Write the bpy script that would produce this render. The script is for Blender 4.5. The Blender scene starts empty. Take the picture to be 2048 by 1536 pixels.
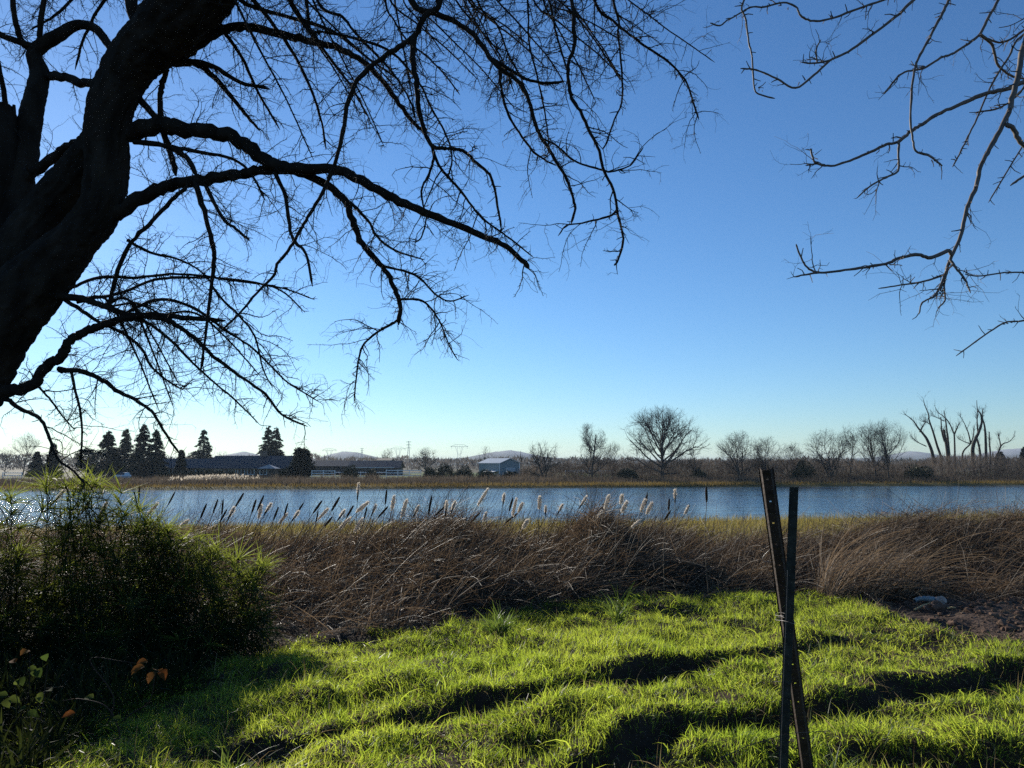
import bpy, math
import numpy as np
rng = np.random.default_rng(11)
SC = bpy.context.scene
COL = SC.collection
R = math.radians
F, PITCH, EYE = 1518.0, R(6.0), np.array([0., 0., 1.5])
CP, SP = math.cos(PITCH), math.sin(PITCH)
SUN_AZ, SUN_EL = R(-33.5), R(19.6)
LAKE = -2.4

# ------------------------------------------------------------------ measuring helpers
def P(px, py, Y):
    """point of the place seen at pixel (px, py) of the photograph, Y metres ahead"""
    px = np.asarray(px, float); py = np.asarray(py, float); Y = np.asarray(Y, float)
    u = (px - 1024) / F; v = (768 - py) / F
    wy = CP - SP * v; wz = SP + CP * v
    return np.stack([u / wy * Y + 0 * py, Y + 0 * px, EYE[2] + wz / wy * Y + 0 * px], -1)
def G(px, py, z=0.0):
    u = (px - 1024) / F; v = (768 - py) / F
    wy = CP - SP * v; wz = SP + CP * v
    Y = (z - EYE[2]) / wz * wy
    return u / wy * Y, Y
def proj(x, y, z):
    dz = z - EYE[2]
    f = y * CP + dz * SP; w = -y * SP + dz * CP
    f = np.maximum(f, 1e-3)
    return 1024 + F * x / f, 768 - F * w / f
def norm(a):
    return a / np.maximum(np.linalg.norm(a, axis=-1, keepdims=True), 1e-9)
def smooth(t):
    t = np.clip(t, 0, 1); return t * t * (3 - 2 * t)
_tab = np.random.default_rng(5).random((256, 256))
def vn(x, y, s=1.0, seed=0):
    x = np.asarray(x, float) / s + 37.7 * seed + 1000; y = np.asarray(y, float) / s + 11.3 * seed + 1000
    xi = np.floor(x).astype(int); yi = np.floor(y).astype(int)
    fx = smooth(x - xi); fy = smooth(y - yi)
    a = _tab[xi & 255, yi & 255]; b = _tab[(xi + 1) & 255, yi & 255]
    c = _tab[xi & 255, (yi + 1) & 255]; d = _tab[(xi + 1) & 255, (yi + 1) & 255]
    return (a * (1 - fx) + b * fx) * (1 - fy) + (c * (1 - fx) + d * fx) * fy
def fbm(x, y, s, seed=0):
    return .5 * vn(x, y, s, seed) + .3 * vn(x, y, s / 2.1, seed + 1) + .2 * vn(x, y, s / 4.3, seed + 2)
def seed(n):
    global rng
    rng = np.random.default_rng(n)
def U(a, b, n=None): return rng.uniform(a, b, n)

# ------------------------------------------------------------------ mesh builder
class MB:
    def __init__(s): s.v = []; s.q = []; s.t = []; s.a = []; s.n = 0
    def add(s, V, Q=None, T=None, tint=0.5):
        V = np.asarray(V, float).reshape(-1, 3)
        if Q is not None and len(Q): s.q.append(np.asarray(Q, int).reshape(-1, 4) + s.n)
        if T is not None and len(T): s.t.append(np.asarray(T, int).reshape(-1, 3) + s.n)
        s.v.append(V); s.a.append(np.broadcast_to(np.asarray(tint, float), (len(V),)).copy()); s.n += len(V)
        return s
    def box(s, c, size, rz=0, tint=.5):
        x, y, z = np.array(size) / 2
        V = np.array([[i * x, j * y, k * z] for k in (-1, 1) for j in (-1, 1) for i in (-1, 1)])
        ca, sa = math.cos(rz), math.sin(rz)
        V = np.stack([V[:, 0] * ca - V[:, 1] * sa, V[:, 0] * sa + V[:, 1] * ca, V[:, 2]], -1) + np.array(c)
        return s.add(V, [[0, 2, 3, 1], [4, 5, 7, 6], [0, 1, 5, 4], [1, 3, 7, 5], [3, 2, 6, 7], [2, 0, 4, 6]], tint=tint)
    def tubes(s, pts, rad, k=4, tint=.5):
        """pts (B,n,3), rad (B,n)"""
        pts = np.asarray(pts, float); rad = np.asarray(rad, float)
        if pts.ndim == 2: pts = pts[None]; rad = rad[None]
        Bn, n = pts.shape[:2]
        tg = norm(np.gradient(pts, axis=1))
        ref = np.where(np.abs(tg.mean(1)[:, :1]) < .8, np.array([[1., 0, 0]]), np.array([[0, 1., 0]]))[:, None]
        u = norm(np.cross(tg, ref)); w = np.cross(tg, u)
        a = np.arange(k) * 2 * np.pi / k
        V = pts[:, :, None] + rad[..., None, None] * (np.cos(a)[:, None] * u[:, :, None] + np.sin(a)[:, None] * w[:, :, None])
        i = np.arange(n - 1)[:, None]; j = np.arange(k)[None]; j2 = (j + 1) % k
        q = np.stack([i * k + j, i * k + j2, (i + 1) * k + j2, (i + 1) * k + j], -1).reshape(-1, 4)
        q = (q[None] + (np.arange(Bn) * n * k)[:, None, None]).reshape(-1, 4)
        tt = np.asarray(tint, float)
        if tt.ndim: tt = np.repeat(tt, n * k)
        return s.add(V, q, tint=tt)
    def ribbons(s, B, D, L, W, n=2, bend=0, side=None, taper=.08, tint=.5, belly=0):
        N = len(B); L = np.broadcast_to(L, (N,))[:, None]; W = np.broadcast_to(W, (N,))
        p = [np.asarray(B, float)]; d = norm(np.asarray(D, float))
        if side is None: side = norm(np.cross(d, rng.normal(size=(N, 3))))
        for i in range(n):
            p.append(p[-1] + d * L / n); d = norm(d + bend)
        pts = np.stack(p, 1); t = np.linspace(0, 1, n + 1)
        prof = (1 - t ** 1.6) * (1 - taper) + taper
        if belly: prof = np.sin(np.pi * (t * .92 + .06)) ** .8
        off = side[:, None] * (W[:, None] * prof[None] / 2)[..., None]
        V = np.stack([pts - off, pts + off], 2)
        i = np.arange(n)
        q = np.stack([2 * i, 2 * i + 1, 2 * i + 3, 2 * i + 2], -1)
        q = (q[None] + (np.arange(N) * 2 * (n + 1))[:, None, None]).reshape(-1, 4)
        tt = np.asarray(tint, float)
        if tt.ndim: tt = np.repeat(tt, 2 * (n + 1))
        return s.add(V, q, tint=tt)
    def strip(s, pts, w, side=None, tint=.5):
        pts = np.asarray(pts, float); Bn, n = pts.shape[:2]
        if side is None: side = norm(np.cross(pts[:, -1] - pts[:, 0], rng.normal(size=(Bn, 3))))
        off = side[:, None] * (np.asarray(w) / 2)[..., None]
        V = np.stack([pts - off, pts + off], 2); i = np.arange(n - 1)
        q = np.stack([2 * i, 2 * i + 1, 2 * i + 3, 2 * i + 2], -1)
        q = (q[None] + (np.arange(Bn) * 2 * n)[:, None, None]).reshape(-1, 4)
        tt = np.asarray(tint, float)
        if tt.ndim: tt = np.repeat(tt, 2 * n)
        return s.add(V, q, tint=tt)
    def blob(s, c, r, nu=12, nv=8, amp=.15, seed=0, tint=.5, flat=1e9):
        th = np.arange(nu) * 2 * np.pi / nu; ph = np.linspace(.03, np.pi - .03, nv)
        T, Ph = np.meshgrid(th, ph)
        d = np.stack([np.cos(T) * np.sin(Ph), np.sin(T) * np.sin(Ph), np.cos(Ph)], -1)
        k = 1 + amp * 2 * (vn(d[..., 0] * 2 + d[..., 2], d[..., 1] * 2 - d[..., 2], .8, seed) - .5)
        V = d * k[..., None] * np.array(r) + np.array(c)
        q = [[i * nu + j, (i + 1) * nu + j, (i + 1) * nu + (j + 1) % nu, i * nu + (j + 1) % nu] for i in range(nv - 1) for j in range(nu)]
        return s.add(V, q, tint=tint)
    def build(s, name, mat, parent=None, smoothed=False, loc=None):
        V = np.concatenate(s.v); A = np.concatenate(s.a)
        if loc is not None: V = V - np.array(loc)
        Q = np.concatenate(s.q) if s.q else np.zeros((0, 4), int)
        T = np.concatenate(s.t) if s.t else np.zeros((0, 3), int)
        me = bpy.data.meshes.new(name)
        me.vertices.add(len(V)); me.vertices.foreach_set('co', V.astype(np.float32).ravel())
        nl = Q.size + T.size
        me.loops.add(nl); me.loops.foreach_set('vertex_index', np.concatenate([Q.ravel(), T.ravel()]).astype(np.int32))
        npoly = len(Q) + len(T)
        me.polygons.add(npoly)
        st = np.concatenate([np.arange(len(Q)) * 4, len(Q) * 4 + np.arange(len(T)) * 3]).astype(np.int32)
        me.polygons.foreach_set('loop_start', st)
        me.polygons.foreach_set('use_smooth', np.full(npoly, bool(smoothed)))
        at = me.attributes.new('tint', 'FLOAT', 'POINT'); at.data.foreach_set('value', A.astype(np.float32))
        me.update(calc_edges=True)
        me.materials.append(mat)
        o = bpy.data.objects.new(name, me); COL.objects.link(o)
        if parent is not None: o.parent = parent
        elif loc is not None: o.location = loc
        return o

def tag(o, label, cat, group=None, kind=None):
    o['label'] = label; o['category'] = cat
    if group: o['group'] = group
    if kind: o['kind'] = kind
    return o
def thing(name, label, cat, loc, group=None):
    o = bpy.data.objects.new(name, None); COL.objects.link(o)
    o.location = tuple(float(c) for c in loc); o.empty_display_size = .1
    return tag(o, label, cat, group)

# ------------------------------------------------------------------ materials
def mat(name, c1, c2=None, rough=.8, spec=.3, trans=None, tfac=.5, nscale=None, namt=.35, bump=0, bscale=40, stretch=None):
    """tint attribute blends c1 -> c2, object-space noise breaks it up; trans = colour of light passing through thin leaves"""
    m = bpy.data.materials.new(name); m.use_nodes = True
    nt = m.node_tree; N = nt.nodes; Lk = nt.links
    b = N['Principled BSDF']; out = N['Material Output']
    b.inputs['Roughness'].default_value = rough
    b.inputs['Specular IOR Level'].default_value = spec
    at = N.new('ShaderNodeAttribute'); at.attribute_name = 'tint'
    mx = N.new('ShaderNodeMix'); mx.data_type = 'RGBA'
    mx.inputs[6].default_value = (*c1, 1); mx.inputs[7].default_value = (*(c2 or c1), 1)
    Lk.new(at.outputs['Fac'], mx.inputs[0])
    col = mx.outputs[2]
    tc = N.new('ShaderNodeTexCoord'); vec = tc.outputs['Object']
    if stretch:
        mp = N.new('ShaderNodeMapping'); mp.inputs['Scale'].default_value = stretch
        Lk.new(vec, mp.inputs[0]); vec = mp.outputs[0]
    if nscale:
        nz = N.new('ShaderNodeTexNoise'); nz.inputs['Scale'].default_value = nscale; nz.inputs['Detail'].default_value = 5
        Lk.new(vec, nz.inputs['Vector'])
        hs = N.new('ShaderNodeHueSaturation')
        mr = N.new('ShaderNodeMapRange'); mr.inputs[1].default_value = .3; mr.inputs[2].default_value = .7
        mr.inputs[3].default_value = 1 - namt; mr.inputs[4].default_value = 1 + namt
        Lk.new(nz.outputs['Fac'], mr.inputs[0]); Lk.new(mr.outputs[0], hs.inputs['Value']); Lk.new(col, hs.inputs['Color'])
        col = hs.outputs[0]
    Lk.new(col, b.inputs['Base Color'])
    if bump:
        nb = N.new('ShaderNodeTexNoise'); nb.inputs['Scale'].default_value = bscale; nb.inputs['Detail'].default_value = 6
        Lk.new(vec, nb.inputs['Vector'])
        bp = N.new('ShaderNodeBump'); bp.inputs['Strength'].default_value = bump; bp.inputs['Distance'].default_value = .02
        Lk.new(nb.outputs['Fac'], bp.inputs['Height']); Lk.new(bp.outputs[0], b.inputs['Normal'])
    if trans:
        tr = N.new('ShaderNodeBsdfTranslucent')
        m2 = N.new('ShaderNodeMix'); m2.data_type = 'RGBA'; m2.blend_type = 'MULTIPLY'
        m2.inputs[0].default_value = 0
        tm = N.new('ShaderNodeMix'); tm.data_type = 'RGBA'
        tm.inputs[6].default_value = (*trans[0], 1); tm.inputs[7].default_value = (*trans[1], 1)
        Lk.new(at.outputs['Fac'], tm.inputs[0]); Lk.new(tm.outputs[2], tr.inputs['Color'])
        ms = N.new('ShaderNodeMixShader'); ms.inputs[0].default_value = tfac
        Lk.new(b.outputs[0], ms.inputs[1]); Lk.new(tr.outputs[0], ms.inputs[2]); Lk.new(ms.outputs[0], out.inputs['Surface'])
    return m

M_bark = mat('bark', (.018, .014, .011), (.034, .028, .021), .95, .05, nscale=9, namt=.5, bump=1.0, bscale=26, stretch=(1, 1, .3))
M_twig = mat('twig_bark', (.022, .017, .013), (.045, .035, .026), .85, .12)
M_pale = mat('pale_twig_bark', (.080, .064, .052), (.14, .118, .098), .6, .3, nscale=30, namt=.3)
M_far = mat('far_bark', (.06, .052, .045), (.09, .078, .066), .9, .1)
M_fardead = mat('dead_bark', (.045, .038, .032), (.07, .06, .05), .9, .1)
M_grass = mat('grass_blade', (.04, .07, .012), (.085, .10, .022), .45, .35, trans=((.29, .43, .03), (.62, .68, .08)), tfac=.64)
M_tuft = mat('coarse_grass_blade', (.05, .09, .02), (.09, .12, .035), .42, .4, trans=((.16, .27, .03), (.28, .36, .06)), tfac=.45)
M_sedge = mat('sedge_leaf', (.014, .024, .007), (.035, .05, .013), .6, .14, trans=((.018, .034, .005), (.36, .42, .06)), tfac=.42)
M_sshade = mat('shaded_sedge_leaf', (.010, .015, .005), (.028, .036, .012), .7, .1, trans=((.012, .02, .004), (.09, .11, .02)), tfac=.25)  # darker copy of the sedge leaf, inner and corner shade put into its colour
M_sstem = mat('sedge_stem', (.018, .03, .009), (.035, .045, .016), .65, .12)
M_marsh = mat('marsh_blade', (.085, .08, .025), (.17, .13, .05), .7, .2, trans=((.17, .16, .035), (.38, .29, .075)), tfac=.5)
M_dead = mat('dead_stalk', (.052, .035, .022), (.21, .155, .098), .55, .3, trans=((.095, .06, .034), (.36, .25, .15)), tfac=.32)
M_thatch = mat('shaded_thatch', (.026, .016, .010), (.042, .027, .017), .95, .05, nscale=14, namt=.5)  # kept near black to hold the shade between the dead stalks
M_reed = mat('reed_stalk', (.07, .052, .034), (.15, .12, .08), .7, .2)
M_head = mat('seed_head', (.045, .027, .016), (.075, .045, .026), .95, .05, nscale=150, namt=.4)
M_fluff = mat('seed_fluff', (.62, .54, .45), (.78, .72, .62), .95, .05, trans=((.75, .65, .52), (.85, .78, .66)), tfac=.55, nscale=90, namt=.18)
M_con = mat('conifer_needles', (.009, .016, .009), (.02, .03, .014), .7, .2)
M_bush = mat('shrub_leaf', (.03, .036, .018), (.055, .06, .028), .7, .2)
M_bank = mat('bank_scrub', (.06, .048, .036), (.13, .105, .078), .85, .1, trans=((.04, .032, .024), (.15, .115, .08)), tfac=.38)
M_thicket = mat('thicket_twigs', (.07, .058, .048), (.17, .14, .112), .85, .1, trans=((.04, .033, .027), (.19, .15, .115)), tfac=.38)
M_bankgold = mat('bank_sedge', (.17, .115, .035), (.25, .18, .06), .8, .1, trans=((.2, .13, .03), (.3, .21, .06)), tfac=.35)
M_plume = mat('pale_plume', (.42, .36, .28), (.6, .53, .43), .9, .1, trans=((.5, .43, .33), (.65, .57, .45)), tfac=.5)
M_tree = mat('far_wood', (.06, .055, .05), (.10, .09, .08), .9, .05, trans=((.07, .062, .055), (.15, .13, .11)), tfac=.4)
M_roof = mat('dark_roof', (.018, .019, .024), (.03, .03, .036), .6, .3, nscale=3, namt=.2)
M_wall = mat('house_wall', (.07, .058, .048), None, .85, .1, nscale=2, namt=.2)
M_glass = mat('window_glass', (.02, .025, .03), None, .08, .5)
M_metal = mat('barn_metal', (.20, .25, .26), None, .5, .4, nscale=4, namt=.12, stretch=(12, 12, .2))
M_metalroof = mat('barn_roof', (.42, .45, .46), None, .4, .5, nscale=2, namt=.1)
M_white = mat('white_paint', (.78, .77, .74), None, .6, .3)
M_brick = mat('chimney_brick', (.15, .11, .09), None, .9, .1, nscale=5)
M_tan = mat('tan_roof', (.36, .29, .20), None, .8, .2)
M_steel = mat('tower_steel', (.32, .34, .36), None, .5, .4)
M_car = mat('car_paint', (.42, .46, .50), None, .25, .5)
M_tyre = mat('tyre', (.02, .02, .02), None, .8, .2)
M_post = mat('rusty_post', (.030, .020, .016), (.055, .034, .024), .75, .3, nscale=22, namt=.5, bump=.4, bscale=60)
M_green = mat('green_post', (.026, .027, .020), (.04, .038, .03), .75, .15, nscale=25, namt=.5, bump=.3, bscale=70)
M_wire = mat('wire', (.16, .13, .11), None, .45, .5)
M_darkwire = mat('dark_wire', (.02, .016, .014), None, .6, .3)
M_orange = mat('orange_leaf', (.14, .05, .014), (.22, .11, .03), .8, .05, trans=((.20, .065, .018), (.24, .12, .035)), tfac=.45)
M_bleaf = mat('bramble_leaf', (.025, .04, .014), (.045, .06, .02), .8, .05, trans=((.06, .10, .02), (.16, .20, .04)), tfac=.4)
M_cane = mat('bramble_cane', (.035, .022, .016), (.055, .035, .025), .75, .1)
M_rock = mat('pale_rock', (.40, .33, .29), None, .9, .1, nscale=18, namt=.25, bump=.5, bscale=30)
M_brown = mat('brown_rock', (.12, .08, .06), None, .9, .1, nscale=18, namt=.25, bump=.5, bscale=30)
M_sheet = mat('sheeting', (.11, .15, .17), (.2, .26, .28), .35, .4, nscale=10, namt=.3)
M_straw = mat('straw', (.38, .28, .12), (.5, .38, .18), .7, .2)

# ground: colour follows zones stored on the mesh, broken up by noise
def ground_mat():
    m = bpy.data.materials.new('earth'); m.use_nodes = True
    nt = m.node_tree; N = nt.nodes; Lk = nt.links; b = N['Principled BSDF']
    b.inputs['Roughness'].default_value = .95; b.inputs['Specular IOR Level'].default_value = .1
    at = N.new('ShaderNodeAttribute'); at.attribute_name = 'zone'
    tc = N.new('ShaderNodeTexCoord')
    n1 = N.new('ShaderNodeTexNoise'); n1.inputs['Scale'].default_value = 7; n1.inputs['Detail'].default_value = 8; n1.inputs['Roughness'].default_value = .7
    Lk.new(tc.outputs['Object'], n1.inputs['Vector'])
    mr = N.new('ShaderNodeMapRange'); mr.inputs[1].default_value = .3; mr.inputs[2].default_value = .72; mr.inputs[3].default_value = .45; mr.inputs[4].default_value = 1.5
    Lk.new(n1.outputs['Fac'], mr.inputs[0])
    hs = N.new('ShaderNodeHueSaturation'); Lk.new(at.outputs['Color'], hs.inputs['Color']); Lk.new(mr.outputs[0], hs.inputs['Value'])
    Lk.new(hs.outputs[0], b.inputs['Base Color'])
    n2 = N.new('ShaderNodeTexNoise'); n2.inputs['Scale'].default_value = 28; n2.inputs['Detail'].default_value = 8
    Lk.new(tc.outputs['Object'], n2.inputs['Vector'])
    bp = N.new('ShaderNodeBump'); bp.inputs['Strength'].default_value = .8; bp.inputs['Distance'].default_value = .04
    Lk.new(n2.outputs['Fac'], bp.inputs['Height']); Lk.new(bp.outputs[0], b.inputs['Normal'])
    return m
def water_mat():
    m = bpy.data.materials.new('lake_water'); m.use_nodes = True
    nt = m.node_tree; N = nt.nodes; Lk = nt.links; b = N['Principled BSDF']
    b.inputs['Base Color'].default_value = (.055, .15, .27, 1); b.inputs['Roughness'].default_value = .03
    b.inputs['IOR'].default_value = 1.33; b.inputs['Specular IOR Level'].default_value = .5
    tc = N.new('ShaderNodeTexCoord'); mp = N.new('ShaderNodeMapping'); mp.inputs['Scale'].default_value = (.55, 1.0, 1)
    mp.inputs['Rotation'].default_value = (0, 0, R(12))
    Lk.new(tc.outputs['Object'], mp.inputs[0])
    n1 = N.new('ShaderNodeTexNoise'); n1.inputs['Scale'].default_value = 2.2; n1.inputs['Detail'].default_value = 6; n1.inputs['Roughness'].default_value = .6
    n2 = N.new('ShaderNodeTexNoise'); n2.inputs['Scale'].default_value = .33; n2.inputs['Detail'].default_value = 3
    Lk.new(mp.outputs[0], n1.inputs['Vector']); Lk.new(mp.outputs[0], n2.inputs['Vector'])
    b1 = N.new('ShaderNodeBump'); b1.inputs['Strength'].default_value = 1; b1.inputs['Distance'].default_value = .07
    b2 = N.new('ShaderNodeBump'); b2.inputs['Strength'].default_value = 1; b2.inputs['Distance'].default_value = .06
    n3 = N.new('ShaderNodeTexNoise'); n3.inputs['Scale'].default_value = .045; n3.inputs['Detail'].default_value = 2; Lk.new(mp.outputs[0], n3.inputs['Vector'])
    mr = N.new('ShaderNodeMapRange'); mr.inputs[1].default_value = .38; mr.inputs[2].default_value = .62; mr.inputs[3].default_value = .45; mr.inputs[4].default_value = 1.0
    Lk.new(n3.outputs['Fac'], mr.inputs[0]); Lk.new(mr.outputs[0], b1.inputs['Strength'])
    Lk.new(n2.outputs['Fac'], b2.inputs['Height']); Lk.new(b2.outputs[0], b1.inputs['Normal'])
    Lk.new(n1.outputs['Fac'], b1.inputs['Height']); Lk.new(b1.outputs[0], b.inputs['Normal'])
    return m

# ------------------------------------------------------------------ terrain
def y_near(x): return 48 + .22 * np.clip(x, -90, 110)
def y_far(x): return 122 + .17 * np.clip(x, -140, 160)
def poly_world(pts): return np.array([G(a, b) for a, b in pts])
RUTS = [  # pixel line of the furrow bottom, depth, half width
    (poly_world([(560, 1490), (700, 1455), (830, 1425), (930, 1405), (1020, 1396), (1110, 1380), (1200, 1366), (1290, 1348), (1380, 1328), (1480, 1312), (1600, 1298), (1740, 1286)]), .15, .115),
    (poly_world([(1010, 1580), (1130, 1540), (1230, 1505), (1330, 1465), (1420, 1438), (1500, 1422), (1600, 1415), (1700, 1400), (1850, 1380), (1960, 1360), (2100, 1340)]), .13, .11),
    (poly_world([(1640, 1500), (1760, 1515), (1880, 1525), (1980, 1520), (2100, 1500)]), .14, .14),
    (poly_world([(330, 1515), (430, 1500), (540, 1492), (640, 1485)]), .12, .12),
]
def rut_field(x, y):
    dz = np.zeros_like(x); cut = np.zeros_like(x)
    for pl, dep, w in RUTS:
        yr = np.interp(x, pl[:, 0], pl[:, 1])
        fade = smooth((x - pl[0, 0] + .1) / .5) * smooth((pl[-1, 0] - x + .1) / .5)
        s = (y - yr) * .95 + .09 * (vn(x, y, .45, 3) - .5) + .07 * (vn(x, y, .18, 5) - .5)
        dpt = dep * fade * (.85 + .35 * vn(x, y * 0, .9, 4))
        ss = np.where(s > 0, s / (w * .8), s / (w * 1.5))
        tr = np.exp(-ss ** 2)
        dz += -dpt * tr + .20 * dpt * np.exp(-((s - 1.9 * w) / (1.4 * w)) ** 2)
        cut = np.maximum(cut, tr * fade * dep / .15)
    return dz, cut
GRASS_EDGE = np.array([(-400, 1560), (0, 1480), (120, 1425), (260, 1375), (330, 1360), (430, 1335), (520, 1290), (640, 1278), (780, 1272), (880, 1255), (960, 1240), (1150, 1215), (1300, 1203), (1500, 1198), (1640, 1190), (1700, 1195), (1750, 1225), (1800, 1250), (1880, 1275), (1960, 1295), (2048, 1315), (2500, 1390)], float)
BRUSH_EDGE = np.array([(-400, 1225), (300, 1225), (430, 1240), (520, 1284), (640, 1276), (780, 1268), (960, 1236), (1150, 1211), (1300, 1198), (1500, 1193), (1640, 1190), (1700, 1196), (1800, 1203), (1900, 1206), (2048, 1206), (2500, 1206)], float)
def grass_depth(x, y):
    """pixels by which a ground point lies on the grassy side of the edge"""
    px, py = proj(x, y, 0 * x)
    return py - np.interp(px, GRASS_EDGE[:, 0], GRASS_EDGE[:, 1])
def brush_y(x):
    """how far ahead the dead brush begins, as a function of x (tabulated on the ground)"""
    return np.interp(x, BY[:, 0], BY[:, 1])
BY = np.array([G(a, b) for a, b in BRUSH_EDGE])
def H(x, y):
    x = np.asarray(x, float); y = np.asarray(y, float)
    yn, yf = y_near(x), y_far(x)
    y0 = brush_y(x) + .2
    z = -.75 * smooth((y - y0) / 6.5)
    t = np.clip((y - y0 - 4) / (yn - y0 - 4), 0, 1); z = z - 1.5 * t
    z = np.where(y > yn, -2.25 - 1.1 * smooth((y - yn) / 4), z)
    z = np.where(y > yf - 5, -3.35 + 1.4 * smooth((y - yf + 5) / 9), z)
    near = smooth((11 - np.abs(y - 2)) / 3)
    z = z + near * (.12 * (fbm(x, y, 1.1, 1) - .5) + .10 * (vn(x, y, .38, 2) - .5) + .05 * (vn(x, y, .17, 6) - .5))
    land = smooth((y - yf - 8) / 30) * smooth((600 - y) / 200)
    z = z + land * .5 * (fbm(x, y, 40, 7) - .5)
    dz, _ = rut_field(x, y)
    return z + np.where((y < 9) & (y > 1), dz, 0)
def H1(x, y): return float(H(np.array([x]), np.array([y]))[0])

def graded(parts):
    out = [parts[0][0]]
    for a, b, n in parts: out += list(np.linspace(a, b, n + 1)[1:])
    return np.array(out)
gx = graded([(-9000, -1200, 12), (-1200, -200, 20), (-200, -40, 40), (-40, -8, 40), (-8, 9, 280), (9, 40, 40), (40, 200, 40), (200, 1200, 20), (1200, 9000, 12)])
gy = graded([(-300, -20, 10), (-20, 1, 20), (1, 10, 170), (10, 20, 40), (20, 60, 60), (60, 110, 12), (110, 160, 60), (160, 320, 30), (320, 1200, 24), (1200, 7600, 24)])
X, Yg = np.meshgrid(gx, gy)
Z = H(X, Yg)
nx, ny = len(gx), len(gy)
i = np.arange(ny - 1)[:, None]; j = np.arange(nx - 1)[None]
Q = np.stack([i * nx + j, i * nx + j + 1, (i + 1) * nx + j + 1, (i + 1) * nx + j], -1).reshape(-1, 4)
ground = MB().add(np.stack([X, Yg, Z], -1), Q).build('ground', ground_mat(), smoothed=True)
tag(ground, 'dark furrowed earth bank running down to the lake and flat farmland beyond', 'ground', kind='structure')
xf, yfl = X.ravel(), Yg.ravel()
zone = np.tile(np.array([.042, .028, .018]), (len(xf), 1))
px, py = proj(xf, yfl, 0 * xf)
gd = grass_depth(xf, yfl)
dirt = smooth((xf - 2.6 + .5 * (fbm(xf, yfl, .8, 9) - .5)) / .6) * (yfl > 4) * (yfl < 11) * smooth(-gd / 12 + .3)
zone = zone * (1 - dirt[:, None]) + np.array([.085, .058, .042]) * dirt[:, None]
ms = smooth((yfl - 13) / 4)[:, None]; zone = zone * (1 - ms) + np.array([.09, .08, .03]) * ms
fs = smooth((yfl - y_far(xf) - 3) / 6)[:, None]; zone = zone * (1 - fs) + np.array([.075, .065, .035]) * fs
ln = (smooth((yfl - 165) / 8) * smooth((330 - yfl) / 60) * smooth((fbm(xf, yfl, 60, 21) - .42) / .12))[:, None]
zone = zone * (1 - ln) + np.array([.10, .135, .035]) * ln
ca = ground.data.color_attributes.new('zone', 'FLOAT_COLOR', 'POINT')
ca.data.foreach_set('color', np.concatenate([zone, np.ones((len(xf), 1))], 1).astype(np.float32).ravel())

# lake
lx = np.array([-420, 420.]); LV = np.array([[-420, 30, LAKE], [420, 30, LAKE], [420, 165, LAKE], [-420, 165, LAKE]])
lake = MB().add(LV, [[0, 1, 2, 3]]).build('lake', water_mat())
tag(lake, 'blue rippled lake glittering in the low sun', 'lake', kind='structure')

# hills far beyond the farmland
def hills():
    b = MB()
    D = 2200.0
    prof = [(-400, 0), (120, 0), (320, 4), (360, 12), (410, 12), (441, 17), (490, 27), (520, 20), (580, 12), (640, 14), (660, 20), (690, 27), (715, 25), (760, 14), (850, 9), (925, 14), (960, 20), (990, 27), (1020, 30), (1045, 26), (1080, 17), (1150, 11), (1300, 10), (1600, 8), (1740, 14), (1790, 22), (1820, 28), (1850, 25), (1890, 17), (1950, 19), (2005, 31), (2060, 35), (2140, 30), (2300, 12), (2700, 0)]
    xs = np.linspace(-400, 2700, 420)
    hh = np.interp(xs, [p[0] for p in prof], [p[1] for p in prof]) + 2.5 * (fbm(xs, 0 * xs, 30, 4) - .5) + 1.2 * (vn(xs, 0 * xs, 6, 8) - .5)
    hh = np.maximum(hh, 0) / F * D + .5
    wx = (xs - 1024) / F * D
    rows = []
    for f, dy in ((0, -340), (.35, -200), (.7, -90), (1, 0), (.6, 150), (0, 400)):
        z = hh * f + (0 if f in (0,) else 3 * (fbm(wx, 0 * wx + dy, 130, 6) - .5) * f * (f < 1)) - 2.5
        rows.append(np.stack([wx, D + dy + 30 * (vn(wx, 0 * wx, 150, 3) - .5), z], -1))
    V = np.stack(rows); n = len(xs); m_ = len(rows)
    i = np.arange(m_ - 1)[:, None]; j = np.arange(n - 1)[None]
    q = np.stack([i * n + j, i * n + j + 1, (i + 1) * n + j + 1, (i + 1) * n + j], -1).reshape(-1, 4)
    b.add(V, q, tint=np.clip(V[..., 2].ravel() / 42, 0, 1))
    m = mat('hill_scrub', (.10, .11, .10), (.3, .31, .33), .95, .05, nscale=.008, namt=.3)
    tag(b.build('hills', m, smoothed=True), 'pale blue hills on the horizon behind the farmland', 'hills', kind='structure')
hills()

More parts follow.
